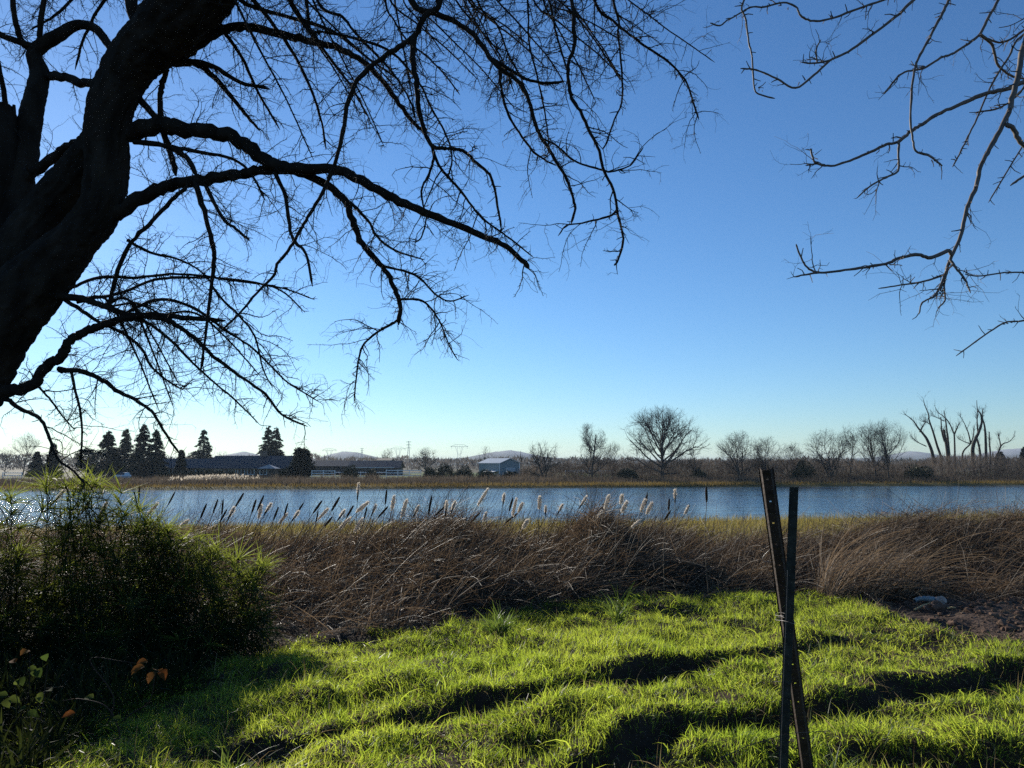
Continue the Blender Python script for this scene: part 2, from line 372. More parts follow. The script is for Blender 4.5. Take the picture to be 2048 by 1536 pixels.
# ------------------------------------------------------------------ branching growth
def grow(p0, d0, L, n, wander=.2, grav=(0, 0, 0), kink=0):
    p = [p0]; d = norm(d0); N = len(p0); g = np.asarray(grav, float)
    for k in range(n - 1):
        p.append(p[-1] + d * (np.asarray(L) / (n - 1))[:, None])
        d = norm(d + rng.normal(size=(N, 3)) * wander + g)
    return np.stack(p, 1)
def sprout(pts, rad, count, tmin=.15, tmax=1.0, ang=(35, 75), weight=None):
    """pick places on parent branches -> base point, direction, parent radius, t"""
    B, n = pts.shape[:2]
    seg = np.linalg.norm(np.diff(pts, axis=1), axis=2).sum(1) if weight is None else weight
    idx = rng.choice(B, count, p=seg / seg.sum())
    t = U(tmin, tmax, count) * (n - 1); k = np.minimum(t.astype(int), n - 2); f = (t - k)[:, None]
    a = pts[idx, k]; b = pts[idx, k + 1]
    base = a * (1 - f) + b * f; tg = norm(b - a)
    r = rad[idx, k] * (1 - f[:, 0]) + rad[idx, k + 1] * f[:, 0]
    perp = norm(np.cross(tg, rng.normal(size=(count, 3))))
    th = np.radians(U(ang[0], ang[1], count))[:, None]
    return base, tg * np.cos(th) + perp * np.sin(th), r, t / (n - 1)
def catmull(pts, per=5):
    pts = np.asarray(pts, float); n = len(pts)
    q = np.concatenate([[2 * pts[0] - pts[1]], pts, [2 * pts[-1] - pts[-2]]])
    out = []
    for i in range(n - 1):
        a, b, c, d = q[i:i + 4]
        for t in np.linspace(0, 1, per, endpoint=False):
            out.append(.5 * ((2 * b) + (c - a) * t + (2 * a - 5 * b + 4 * c - d) * t * t + (3 * b - a - 3 * c + d) * t ** 3))
    out.append(pts[-1]); return np.array(out)
def resample(pts, rad, n):
    s = np.concatenate([[0], np.cumsum(np.linalg.norm(np.diff(pts, axis=0), axis=1))]); t = np.linspace(0, s[-1], n)
    return np.stack([np.interp(t, s, pts[:, k]) for k in range(3)], -1), np.interp(t, s, rad), s[-1]

def limb_line(line, Y0, Y1, r0, r1, rpx=None, jit=.5):
    """a branch followed on the photograph: pixel line, distance at its two ends, radius in pixels"""
    ln = np.array(line, float); n = len(ln)
    s = np.concatenate([[0], np.cumsum(np.hypot(*np.diff(ln, axis=0).T))]); t = s / s[-1]
    Yd = Y0 + (Y1 - Y0) * t
    pts = P(ln[:, 0], ln[:, 1], Yd)
    rr = np.interp(t, np.linspace(0, 1, len(rpx)), rpx) if rpx else r0 + (r1 - r0) * t ** .8
    rad = rr / F * Yd
    c = catmull(np.concatenate([pts, rad[:, None]], 1), 5)
    c[1:-1, :3] += rng.normal(size=(len(c) - 2, 3)) * c[1:-1, 3:4] * .16
    c[:, 3] *= 1 + rng.normal(size=len(c)) * .055
    return c[:, :3], np.maximum(c[:, 3], .0012)

def spur_set(mb, pts, rad, per_m, L, r, k=3, n=3, ang=(40, 90), grav=(0, 0, -.03), wander=.25, tmin=.1, tint=(.2, .8)):
    seg = np.linalg.norm(np.diff(pts, axis=1), axis=2).sum()
    c = max(int(seg * per_m), 1)
    b, d, pr, t = sprout(pts, rad, c, tmin, 1, ang)
    l = U(L[0], L[1], c) * U(.5, 1, c)
    g = grow(b, d, l, n, wander, grav)
    rr = np.minimum(pr * .8, U(r[0], r[1], c))[:, None] * np.linspace(1, .55, n)[None]
    mb.tubes(g, rr, k, tint=U(tint[0], tint[1], c))
    return g, rr

def twigs_on(limb_pts, limb_rad, dens=1.0, Ls=(.16, .6), grav=(.012, -.01, -.06), fine=1.0, thin=1.0, tint=(.2, .8), start=.06):
    """drooping twigs with side twigs and knobbly spurs along one limb -> mesh builder"""
    mb = MB(); lp, lr, Ltot = resample(limb_pts, limb_rad, 24)
    lp = lp[None]; lr = lr[None]
    c = max(4, int(Ltot * 25 * dens))
    b, d, pr, t = sprout(lp, lr, c, start, 1.0, (35, 85))
    l = U(Ls[0], Ls[1], c) * (.45 + .55 * U(0, 1, c)) * (1 - .45 * t)
    n = 9
    tw = grow(b, d, l, n, .17, grav)
    rr = np.minimum(pr * .6, U(.0022, .0042, c) * thin)[:, None] * np.linspace(1, .38, n)[None]
    mb.tubes(tw, rr, 4, tint=U(*tint, c))
    seg = np.linalg.norm(np.diff(tw, axis=1), axis=2).sum()
    c2 = int(seg * 17 * fine) + 2
    b, d, pr, t = sprout(tw, rr, c2, .1, 1, (30, 80))
    l2 = U(.05, .24, c2) * U(.4, 1, c2); n2 = 6
    t2 = grow(b, d, l2, n2, .26, (0, 0, -.05))
    r2 = np.minimum(pr * .75, U(.0012, .0021, c2) * thin)[:, None] * np.linspace(1, .5, n2)[None]
    mb.tubes(t2, r2, 3, tint=U(*tint, c2))
    spur_set(mb, t2, r2, 22 * fine, (.015, .06), (.0011 * thin, .0017 * thin), tint=tint)
    spur_set(mb, tw, rr, 26 * fine, (.01, .035), (.0016 * thin, .0026 * thin), tint=tint)
    spur_set(mb, lp, lr, 24, (.015, .07), (.002 * thin, .004 * thin), tint=tint)
    return mb

# ------------------------------------------------------------------ the big bare tree on the left
def stem(mb, line, Yd, rpx, k=64, seed=0, rough=.15):
    ln = np.array(line, float); Yd = np.broadcast_to(np.asarray(Yd, float), (len(ln),))
    pts = P(ln[:, 0], ln[:, 1], Yd); rad = np.array(rpx) / F * Yd
    c = catmull(np.concatenate([pts, rad[:, None]], 1), 30); n = len(c)
    tg = norm(np.gradient(c[:, :3], axis=0)); u = norm(np.cross(tg, np.array([0, 1., 0]))); w = np.cross(tg, u)
    a = np.arange(k) * 2 * np.pi / k
    s = np.concatenate([[0], np.cumsum(np.linalg.norm(np.diff(c[:, :3], axis=0), axis=1))])
    S, A = np.meshgrid(s, a, indexing='ij')
    bark = 1 + rough * ((fbm(np.cos(A) * 2.2 + 9, np.sin(A) * 2.2 + S * 1.2, .7, seed) - .5) * 1.6 + (vn(A * 3.0 + .6 * np.sin(S * 5), S * 3.0, .5, seed + 3) - .5) * .7 + (vn(A * 8.0 + S * 3, S * 14, .7, seed + 5) - .5) * .8 + (vn(A * 16, S * 40, .8, seed + 6) - .5) * .5)
    V = c[:, None, :3] + (c[:, 3][:, None] * bark)[..., None] * (np.cos(A)[..., None] * u[:, None] + np.sin(A)[..., None] * w[:, None])
    i = np.arange(n - 1)[:, None]; j = np.arange(k)[None]; j2 = (j + 1) % k
    q = np.stack([i * k + j, i * k + j2, (i + 1) * k + j2, (i + 1) * k + j], -1).reshape(-1, 4)
    mb.add(np.concatenate([V.reshape(-1, 3), c[-1:, :3]]), q, [[(n - 1) * k + jj, (n - 1) * k + (jj + 1) % k, n * k] for jj in range(k)], tint=.4)

def big_tree():
    base = np.array([*P(-230, 1420, 5.0)[:2], 0.0]); base[2] = H1(base[0], base[1])
    t = thing('bare_tree', 'massive dark leaning trunk with drooping bare limbs filling the upper left', 'tree', base)
    tr = MB()
    stem(tr, [(-230, 1450), (-225, 1330), (-210, 1150), (-180, 1000), (-130, 865), (-60, 735), (34, 606), (114, 520), (166, 464), (198, 420), (213, 340), (216, 240), (256, 140), (325, 62), (400, -10), (560, -180), (760, -330), (1000, -420)],
         [5, 5, 5, 5, 5, 5, 5, 5, 5, 5, 5, 4.95, 4.9, 4.8, 4.7, 4.5, 4.3, 4.1], [135, 115, 100, 90, 82, 74, 64, 50, 42, 41, 42, 43, 46, 56, 60, 45, 32, 18], seed=2)
    stem(tr, [(-90, 800), (-40, 640), (18, 530), (80, 432), (140, 358), (196, 288), (220, 230)], [5.1, 5.1, 5.12, 5.15, 5.15, 5.1, 5], [64, 60, 50, 41, 39, 36, 30], seed=5)
    stem(tr, [(-40, 720), (-5, 560), (22, 440), (42, 345), (55, 270), (70, 195), (80, 148), (68, 112), (82, 92), (118, 70), (155, 50), (190, 57), (214, 85), (238, 122)],
         [5.2, 5.25, 5.3, 5.35, 5.4, 5.45, 5.5, 5.5, 5.5, 5.5, 5.5, 5.45, 5.4, 5.3], [60, 46, 34, 26, 24, 20, 18, 15, 14, 13, 10, 9, 8, 7], k=18, seed=8)
    stem(tr, [(-60, 700), (-25, 520), (-5, 400), (3, 300), (4, 240), (5, 212)], 5.3, [50, 46, 40, 34, 28, 20], k=18, seed=11)
    stem(tr, [(27, 330), (25, 270), (27, 240), (28, 210)], 5.3, [12, 9, 6, 3], k=10, seed=12)
    to = tr.build('trunk', M_bark, t, smoothed=True, loc=base)
    OFF = [(450, -70), (560, -180), (760, -330), (1000, -420)]     # the stem above the picture, where top limbs leave it
    def top(line):
        x = line[0][0]; k = 0 if x < 520 else 1 if x < 760 else 2 if x < 1000 else 3
        o = OFF[k]; return [o, ((o[0] + 2 * x) / 3, min(-60, (o[1] - 20) * .4 - 20))] + line
    Ls = [
     # line, Y0, Y1, r0, r1, twig density
     ([(245, 266), (314, 250), (342, 255), (410, 260), (455, 270), (496, 290), (530, 321), (581, 336), (668, 338), (713, 355), (764, 383), (822, 413), (890, 441), (959, 468), (1010, 492), (1045, 522), (1058, 538)], 5, 4.3, 19, 5, .8),
     ([(230, 428), (290, 393), (342, 369), (410, 360), (478, 349), (533, 338), (600, 345), (651, 369), (689, 400), (706, 441), (726, 489), (747, 513), (770, 540), (790, 580), (800, 612), (797, 650)], 5, 4.6, 16, 4, 1.0),
     ([(365, 112), (403, 82), (437, 62), (478, 53), (530, 62), (588, 75), (649, 89), (668, 92), (716, 116), (761, 157), (798, 208), (832, 250), (850, 262)], 4.9, 5.3, 12, 4, 1.0),
     ([(318, 130), (376, 125), (410, 137), (461, 191), (489, 226), (520, 262)], 4.9, 5.4, 10, 2.5, 1.0),
     ([(328, 128), (376, 122), (427, 133), (480, 165), (540, 178)], 4.9, 5.2, 8, 3, 1.0),
     (top([(822, 0), (873, 27), (925, 51), (959, 85), (993, 130), (1041, 167), (1061, 212), (1075, 260), (1099, 301), (1130, 352), (1143, 386), (1150, 417), (1142, 448)]), 4.3, 4.0, 10, 2.5, .9),
     (top([(880, 0), (853, 27), (829, 72), (805, 89), (764, 116), (720, 154), (696, 202), (685, 263), (668, 332), (648, 379), (620, 427), (600, 461), (581, 494), (554, 529), (547, 552), (513, 587), (478, 628), (440, 664)]), 3.9, 4.1, 9, 2, .55),
     ([(829, 72), (826, 120), (832, 161), (836, 205), (846, 253), (863, 291), (891, 297), (925, 301), (952, 325), (979, 349), (990, 383), (996, 417), (1003, 461)], 3.95, 3.9, 7, 2, .5),
     ([(863, 291), (875, 325), (891, 349), (925, 386), (959, 431), (993, 458), (1027, 482), (1068, 516)], 3.95, 4.1, 4, 1.6, .7),
     ([(867, 305), (866, 325), (856, 352), (844, 376), (846, 410), (853, 431), (844, 472), (830, 486)], 3.95, 4.0, 3, 1.5, .8),
     (top([(1143, 0), (1147, 51), (1149, 92), (1137, 126), (1137, 161), (1143, 195), (1164, 229), (1181, 267), (1198, 301), (1208, 342), (1229, 386), (1236, 431), (1246, 478), (1236, 520), (1228, 531)]), 3.9, 3.6, 7, 2.2, .35),
     ([(1232, 424), (1215, 434), (1164, 446), (1133, 451), (1116, 472)], 3.66, 3.6, 2.5, 1.4, .4),
     ([(1212, 342), (1180, 333), (1147, 321), (1113, 291), (1085, 277)], 3.7, 3.9, 2.5, 2, .5),
     ([(1210, 343), (1225, 343), (1260, 331), (1275, 312), (1287, 294)], 3.7, 3.5, 2.2, 1.2, .7),
     (top([(1232, 20), (1236, 68), (1243, 137), (1244, 202), (1229, 239), (1213, 285), (1205, 299)]), 3.8, 3.7, 4, 1.8, .5),
     (top([(1188, 0), (1225, 41), (1267, 75), (1300, 99), (1335, 122), (1370, 160), (1385, 200), (1398, 240)]), 4.3, 4.4, 6, 1.8, 1.2),
     ([(1000, 140), (1000, 158), (1007, 198), (1020, 236), (1044, 273), (1072, 308), (1113, 332)], 4.2, 4.3, 4, 2, .8),
     ([(985, 118), (1027, 144), (1061, 161), (1096, 167), (1130, 162)], 4.2, 4.0, 4, 3, .5),
     ([(0, 790), (20, 782), (68, 768), (82, 744), (103, 727), (126, 710), (137, 686), (161, 669), (191, 655), (232, 641), (273, 631), (325, 631), (376, 636), (451, 641)], 5, 4.8, 13, 4, 1.0),
     ([(100, 592), (130, 593), (171, 600), (205, 611), (239, 624), (260, 631), (325, 636), (359, 655), (393, 679), (427, 713), (478, 751), (530, 788), (564, 829), (615, 853)], 5, 4.6, 8, 1.8, 1.0),
     ([(130, 600), (165, 622), (200, 645), (250, 668), (285, 700), (300, 730), (330, 758), (366, 780)], 5, 4.9, 5, 1.8, 1.0),
     ([(118, 738), (130, 740), (171, 744), (205, 761), (239, 785), (280, 805), (308, 829), (331, 867), (359, 908)], 5, 4.6, 6, 2, 1.1),
     ([(10, 798), (20, 802), (44, 819), (79, 836), (96, 867), (113, 915), (147, 942), (171, 970)], 5, 4.4, 5, 1.8, .6),
     ([(79, 775), (103, 802), (126, 833), (150, 860)], 4.95, 4.8, 2.6, 1.4, .7),
     ([(142, 740), (150, 778), (161, 826), (164, 867), (161, 928)], 4.9, 4.7, 3, 1.6, .7),
     ([(335, 137), (325, 165), (321, 188), (321, 232), (325, 262)], 5.0, 5, 6, 5, .5),
     ([(328, 268), (342, 308), (352, 352)], 5.0, 4.95, 7, 5, .5),
     ([(345, 295), (376, 318), (393, 352)], 4.95, 4.9, 6, 5, .5),
     ([(390, 362), (407, 420), (427, 496), (427, 529), (420, 593), (410, 675), (400, 751)], 4.9, 4.6, 6.5, 2, .7),
     ([(425, 575), (450, 604), (478, 631), (509, 672), (526, 737), (545, 775)], 4.7, 4.6, 3.2, 1.4, .8),
     ([(410, 368), (444, 434), (472, 458), (499, 482)], 4.9, 4.6, 5, 2.6, .8),
     ([(219, 607), (232, 553), (256, 494), (297, 450), (342, 403), (376, 372)], 5.0, 4.85, 4.5, 4, .5),
     ([(550, 345), (571, 393), (581, 461), (590, 485), (612, 508), (625, 573)], 4.75, 4.6, 5, 2.6, .7),
     ([(268, 283), (325, 290), (359, 297), (410, 305), (470, 320), (505, 352), (530, 400)], 5, 4.8, 6, 2, .9),
     ([(278, 196), (300, 222), (318, 240)], 5, 4.95, 7, 6, .3),
     (top([(634, 0), (658, 24), (685, 34), (716, 72), (778, 137), (819, 198), (829, 236)]), 4.4, 4.5, 5, 2, 1.0),
     (top([(620, 62), (640, 62), (720, 79), (785, 106), (839, 167), (860, 212), (884, 253), (901, 294), (903, 328), (894, 359)]), 4.4, 4.4, 4.5, 1.8, .9),
     (top([(771, 0), (788, 41), (815, 82), (850, 110), (890, 150), (920, 190)]), 4.3, 4.6, 4, 1.6, 1.0),
     (top([(1055, 0), (1058, 85), (1075, 154), (1092, 239), (1098, 300)]), 4.1, 4.2, 4, 1.6, 1.0),
     (top([(1099, 0), (1113, 68), (1125, 110), (1138, 150)]), 4.1, 4, 4, 2, 1.0),
     (top([(959, 10), (993, 48), (1017, 109), (1041, 154), (1060, 205)]), 4.2, 4.4, 4, 1.6, 1.0),
     ([(797, 640), (775, 652), (745, 672), (722, 700), (712, 760), (708, 805)], 4.6, 4.55, 3, 1.4, 1.3),
     ([(795, 600), (820, 598), (850, 605), (878, 640), (898, 690), (915, 720)], 4.6, 4.5, 3, 1.3, 1.2),
     ([(765, 532), (830, 550), (870, 588), (900, 602), (938, 590)], 4.65, 4.5, 3, 1.3, 1.1),
     ([(700, 405), (735, 440), (760, 480), (800, 505), (850, 520)], 4.7, 4.5, 4, 1.5, 1.0),
     ([(85, 152), (120, 152), (160, 163), (207, 166)], 5.5, 5.1, 9, 9, .4),
     ([(45, 372), (62, 352), (113, 310), (150, 288), (190, 275)], 5.35, 5.1, 12, 8, .5),
     ([(-60, 20), (0, 68), (62, 92), (75, 100)], 5.3, 5.5, 5, 7, 1.2),
     ([(15, -90), (24, 0), (34, 58), (55, 100)], 5.3, 5.5, 4, 6, 1.3),
     ([(110, -100), (89, 0), (79, 68), (80, 96)], 5.3, 5.5, 4, 6, 1.3),
     ([(-20, 80), (0, 144), (14, 232), (16, 270)], 5.1, 5.3, 4, 6, 1.2),
     (top([(262, -60), (262, 0), (273, 48), (290, 95)]), 5.0, 4.9, 9, 13, .6),
     (top([(470, -40), (540, 40), (600, 130), (640, 230), (652, 300)]), 4.7, 5.1, 6, 2, 1.1),
     (top([(560, -40), (640, 90), (700, 170), (740, 240)]), 4.6, 5.2, 6, 2, 1.1),
     (top([(480, 0), (560, 30), (660, 60), (740, 120), (800, 160)]), 4.6, 5.4, 6, 2, 1.1),
     (top([(430, 30), (480, 110), (520, 190), (560, 260)]), 4.7, 5.4, 6, 2, 1.1),
     (top([(900, -20), (960, 60), (1000, 110), (1030, 190)]), 4.2, 4.8, 4, 1.5, 1.2),
     (top([(960, -40), (1040, 50), (1100, 120), (1130, 170)]), 4.2, 4.9, 4, 1.5, 1.2),
     (top([(1060, -60), (1150, 30), (1210, 110), (1240, 160)]), 4.2, 4.9, 4, 1.5, 1.1),
     (top([(1220, -40), (1310, 40), (1380, 90), (1430, 125)]), 4.2, 4.8, 3, 1.2, 1.1),
     ([(230, -120), (160, -20), (110, 30), (60, 60)], 5.2, 5.6, 6, 2, 1.3),
     ([(300, -120), (210, 0), (170, 70), (150, 140)], 5.2, 5.6, 6, 2, 1.2),
     ([(255, 480), (300, 505), (360, 520), (410, 550), (440, 600)], 5, 5.1, 3.5, 1.4, 1.0),
     ([(140, 575), (200, 555), (270, 555), (360, 548), (460, 560), (560, 575), (630, 600)], 5, 5.0, 4, 1.4, .9),
     ([(150, 598), (230, 590), (310, 560), (400, 555), (480, 560), (560, 580), (610, 625)], 5, 4.9, 4, 1.4, .9),
     ([(250, 628), (310, 600), (380, 612), (450, 660), (510, 700), (570, 760), (640, 805)], 4.95, 4.7, 4, 1.3, 1.0),
     ([(200, 650), (280, 640), (340, 680), (400, 740), (470, 800), (520, 850)], 4.95, 4.6, 4, 1.3, 1.0),
    ]
    for k in range(16):     # more of the fine hanging shoots in the upper middle
        x = U(440, 1180); e = x + U(40, 230); ye = U(110, 330) * np.interp(x, [440, 900, 1180], [1, .8, .55])
        Ls.append((top([(x, -10), (x + (e - x) * .3, ye * .28), (x + (e - x) * .66, ye * .62), (e, ye)]), U(4.0, 4.8), U(4.2, 5.4), U(3, 4.5), 1.3, .6))
    for k in range(5):
        x = U(120, 330); y0 = np.interp(x, [120, 200, 330], [600, 612, 632]); e = x + U(130, 320); ye = y0 + U(70, 220)
        Ls.append(([(x, y0), (x + (e - x) * .35, y0 + U(-25, 5)), (x + (e - x) * .7, y0 + (ye - y0) * .45), (e, ye)], 5.0, U(4.5, 5.2), U(2.6, 3.6), 1.2, .7))
    for (ln, Y0, Y1, r0, r1, dn) in Ls:
        pts, rad = limb_line(ln, Y0, Y1, r0, r1)
        mb = MB(); rr = rad.copy(); rr[-1] *= .3
        mb.tubes(pts, rr, 9 if r0 > 5 else 6, tint=.35)
        limb = mb.build('limb', M_bark, t, smoothed=True, loc=base)
        tm = twigs_on(pts, rad, dens=dn)
        tw = tm.build('twigs', M_twig, limb, loc=base)
seed(101); big_tree()

# ------------------------------------------------------------------ the paler tree reaching in from the right
def right_tree():
    by = np.array([4.3, 3.1, 0.0]); by[2] = H1(*by[:2])
    t = thing('bare_tree', 'paler bare tree whose knobbly branches hang in from the right edge', 'tree', by)
    tr = MB()
    tp = np.array([[4.3, 3.1, -.1], [4.25, 3.1, 1.0], [4.1, 3.15, 2.0], [3.8, 3.2, 3.0], [3.4, 3.25, 3.9], [2.9, 3.3, 4.5], [2.2, 3.4, 5.0]])
    tc = catmull(np.concatenate([tp, np.array([[.19], [.15], [.13], [.11], [.085], [.06], [.03]])], 1), 8)
    tr.tubes(tc[:, :3], tc[:, 3], 14, tint=.3)
    tr.build('trunk', M_pale, t, smoothed=True, loc=by)
    def off(x, y): return [tuple(x)] + y
    A = (2520, -120)     # upper trunk, out of the picture
    C = (2300, -420)
    Ls = [
     ([A, (2200, -130), (2110, -40), (2066, 40), (2045, 106), (2032, 171), (2011, 239), (1984, 290), (1963, 328), (1953, 369), (1932, 427), (1922, 472), (1902, 513), (1890, 550), (1880, 582)], 3.3, 3.1, 11, 3, .35),
     ([(1902, 510), (1895, 502), (1861, 516), (1837, 509), (1799, 516), (1779, 525), (1740, 533), (1690, 540), (1640, 545), (1615, 535), (1600, 510), (1592, 488)], 3.1, 3.0, 4.2, 1.8, .3),
     ([(1640, 545), (1612, 549), (1588, 554)], 3.0, 3.0, 2.4, 1.6, .3),
     ([(1896, 535), (1890, 550), (1870, 590), (1845, 605), (1838, 628)], 3.1, 3.05, 3, 1.5, 1.4),
     ([(1894, 540), (1888, 570), (1890, 600), (1876, 616)], 3.1, 3.1, 2.6, 1.4, 1.2),
     ([(1900, 520), (1915, 540), (1930, 560), (1941, 586)], 3.1, 3.0, 2.8, 1.6, .6),
     ([(1893, 548), (1880, 552), (1850, 562), (1790, 572), (1757, 577)], 3.1, 3.0, 2.4, 1.3, .9),
     ([A, (2260, 40), (2150, 130), (2048, 164), (2014, 178), (1970, 188), (1922, 208), (1874, 229), (1844, 249), (1823, 261), (1799, 282), (1772, 290), (1741, 304), (1700, 321), (1662, 332), (1632, 326), (1625, 312), (1621, 297)], 3.3, 3.4, 9, 2, .3),
     ([(1650, 330), (1632, 328), (1611, 331)], 3.4, 3.4, 2, 1.5, .3),
     ([(1797, 283), (1797, 321), (1796, 342), (1772, 355), (1741, 372), (1714, 396)], 3.37, 3.3, 2.8, 1.5, .4),
     ([C, (2020, -160), (1920, -50), (1898, 0), (1881, 34), (1854, 85), (1833, 126), (1825, 171), (1821, 239), (1826, 280), (1832, 302), (1861, 314), (1885, 332)], 3.4, 3.2, 6, 1.8, .25),
     ([C, (1960, -140), (1870, -40), (1826, 0), (1799, 27), (1741, 72), (1697, 103), (1662, 120), (1628, 150), (1591, 176), (1553, 157), (1512, 140), (1481, 137)], 3.4, 3.3, 6, 1.8, .25),
     ([(1662, 120), (1632, 126), (1604, 125)], 3.3, 3.3, 2.4, 1.6, .4),
     ([(1634, 125), (1633, 99), (1642, 79)], 3.3, 3.3, 2, 1.3, .4),
     ([C, (1800, -230), (1560, -90), (1488, 0), (1492, 41), (1498, 85), (1505, 120), (1509, 178), (1526, 191), (1550, 197)], 3.4, 3.3, 4.5, 1.6, .2),
     ([C, (2000, -200), (1850, -40), (1765, 0), (1717, 17), (1656, 39), (1621, 41), (1601, 31), (1592, 14), (1567, 5), (1529, 14), (1502, 14), (1485, 24), (1454, 41), (1440, 51), (1420, 46)], 3.4, 3.3, 5, 1.6, .3),
     ([C, (2100, -170), (2020, -50), (1997, 0), (1977, 34), (1960, 68), (1939, 85), (1908, 106), (1881, 116), (1854, 133), (1833, 140), (1803, 147), (1779, 174), (1768, 188)], 3.4, 3.4, 6, 1.8, .6),
     ([(1960, 68), (1984, 89), (1994, 126), (2020, 150), (2060, 160)], 3.4, 3.5, 3.4, 2, 1.2),
     ([A, (2240, 260), (2120, 330), (2048, 290), (2030, 262), (2012, 246)], 3.3, 3.15, 5, 5, .3),
     ([A, (2200, -30), (2048, 68), (2018, 113), (1990, 157), (1970, 198), (1953, 239), (1936, 273), (1919, 308), (1905, 334)], 3.3, 3.5, 4, 1.6, .7),
     ([A, (2180, 250), (2090, 325), (2048, 352), (2021, 371)], 3.3, 3.2, 4, 2.4, .15),
     ([A, (2300, 420), (2120, 545), (2048, 545), (2010, 545), (1960, 552), (1930, 549)], 3.3, 3.2, 4, 1.4, .6),
     ([A, (2330, 520), (2130, 620), (2048, 641), (2010, 645), (1970, 670), (1912, 712)], 3.3, 3.2, 4, 1.4, .4),
     ([A, (2200, 120), (2090, 220), (2042, 297), (2010, 350), (1977, 405)], 3.3, 3.3, 3, 1.4, .4),
     ([A, (2200, -60), (2090, 20), (2048, 60), (2005, 85), (1970, 75)], 3.3, 3.5, 4, 2, 1.6),
     ([A, (2180, 60), (2080, 130), (2040, 185), (2000, 215), (1950, 225)], 3.3, 3.5, 4, 1.8, 1.2),
    ]
    for (ln, Y0, Y1, r0, r1, dn) in Ls:
        pts, rad = limb_line(ln, Y0, Y1, r0, r1)
        mb = MB(); rr = rad.copy(); rr[-1] *= .5
        mb.tubes(pts, rr, 8, tint=.6)
        limb = mb.build('limb', M_pale, t, smoothed=True, loc=by)
        st = .02 if ln[0] not in (A, C) else .3
        tm = twigs_on(pts, rad, dens=dn * .46, Ls=(.05, .24), grav=(0, 0, .01), fine=.8, thin=.95, tint=(.1, .6), start=st)
        # swollen buds at knuckles
        lp, lr, Lt = resample(pts, rad, 60)
        tm.build('twigs', M_pale, limb, loc=by)
seed(102); right_tree()

# ------------------------------------------------------------------ foreground grass
def grass():
    n = 470000
    y = 1.7 + 7.6 * U(0, 1, n) ** .9; x = U(-1, 1, n) * (y * .74 + 1.6)
    dz, cut = rut_field(x, y)
    gd = grass_depth(x, y) + 45 * (fbm(x, y, .5, 12) - .5)
    cl = .5 * fbm(x, y, .55, 15) + .5 * vn(x, y, .13, 16)
    keep = (gd > 0) & (U(0, 1, n) > cut * .95) & (U(0, 1, n) < -.25 + 2.2 * cl)
    x, y, cut, cl, gd = x[keep], y[keep], cut[keep], cl[keep], gd[keep]
    n = len(x); z = H(x, y) - .01
    az = U(0, 2 * np.pi, n); lean = np.abs(rng.normal(.38, .30, n))
    az0 = 6.28 * vn(x, y, .25, 18) * 1.5; az = np.where(U(0, 1, n) < .45, az0, az)
    D = np.stack([np.cos(az) * np.sin(lean), np.sin(az) * np.sin(lean), np.cos(lean)], -1)
    L = (.022 + .125 * cl * U(.4, 1.25, n)) * (1 - .45 * cut) * np.where(U(0, 1, n) > .98, 1.6, 1)
    W = U(.0024, .0056, n)
    bend = np.stack([np.cos(az), np.sin(az), 0 * az - .75], -1) * (U(.02, .8, n) ** 1.3)[:, None]
    hue = np.clip(.05 + .85 * fbm(x, y, 1.0, 25) + rng.normal(0, .2, n), 0, 1)
    big = U(0, 1, n) < .014 * (1 + 3 * (vn(x, y, .6, 77) > .62))
    L = np.where(big, U(.14, .26, n), L); bend = np.where(big[:, None], bend * 0 + np.stack([np.cos(az), np.sin(az), 0 * az - .8], -1) * U(.35, .7, n)[:, None], bend); W = np.where(big, U(.004, .008, n), W)
    b = MB().ribbons(np.stack([x, y, z], -1), D, L, W, 4, bend, tint=hue)
    tag(b.build('grass', M_grass), 'bright sunlit green grass between dark furrows in the foreground', 'grass', kind='stuff')
seed(103); grass()

def dry_blades():
    n = 16000; y = 1.9 + 7 * U(0, 1, n) ** .9; x = U(-1, 1, n) * (y * .74 + .6)
    k = (grass_depth(x, y) > -15) & (vn(x, y, .5, 95) > .35); x, y = x[k], y[k]; n = len(x)
    az = U(0, 6.28, n); th = np.abs(rng.normal(.9, .4, n))
    D = np.stack([np.cos(az) * np.sin(th), np.sin(az) * np.sin(th), np.cos(th)], -1)
    b = MB().ribbons(np.stack([x, y, H(x, y)], -1), D, U(.05, .2, n), U(.002, .005, n), 4, np.stack([0 * az, 0 * az, -U(.1, .5, n)], -1), tint=U(.2, 1, n))
    tag(b.build('dry_blades', mat('dry_blade', (.12, .09, .045), (.34, .27, .14), .7, .2, trans=((.2, .14, .06), (.4, .3, .14)), tfac=.4)), 'dead straw coloured blades among the green grass', 'dead grass', kind='stuff')
seed(104); dry_blades()
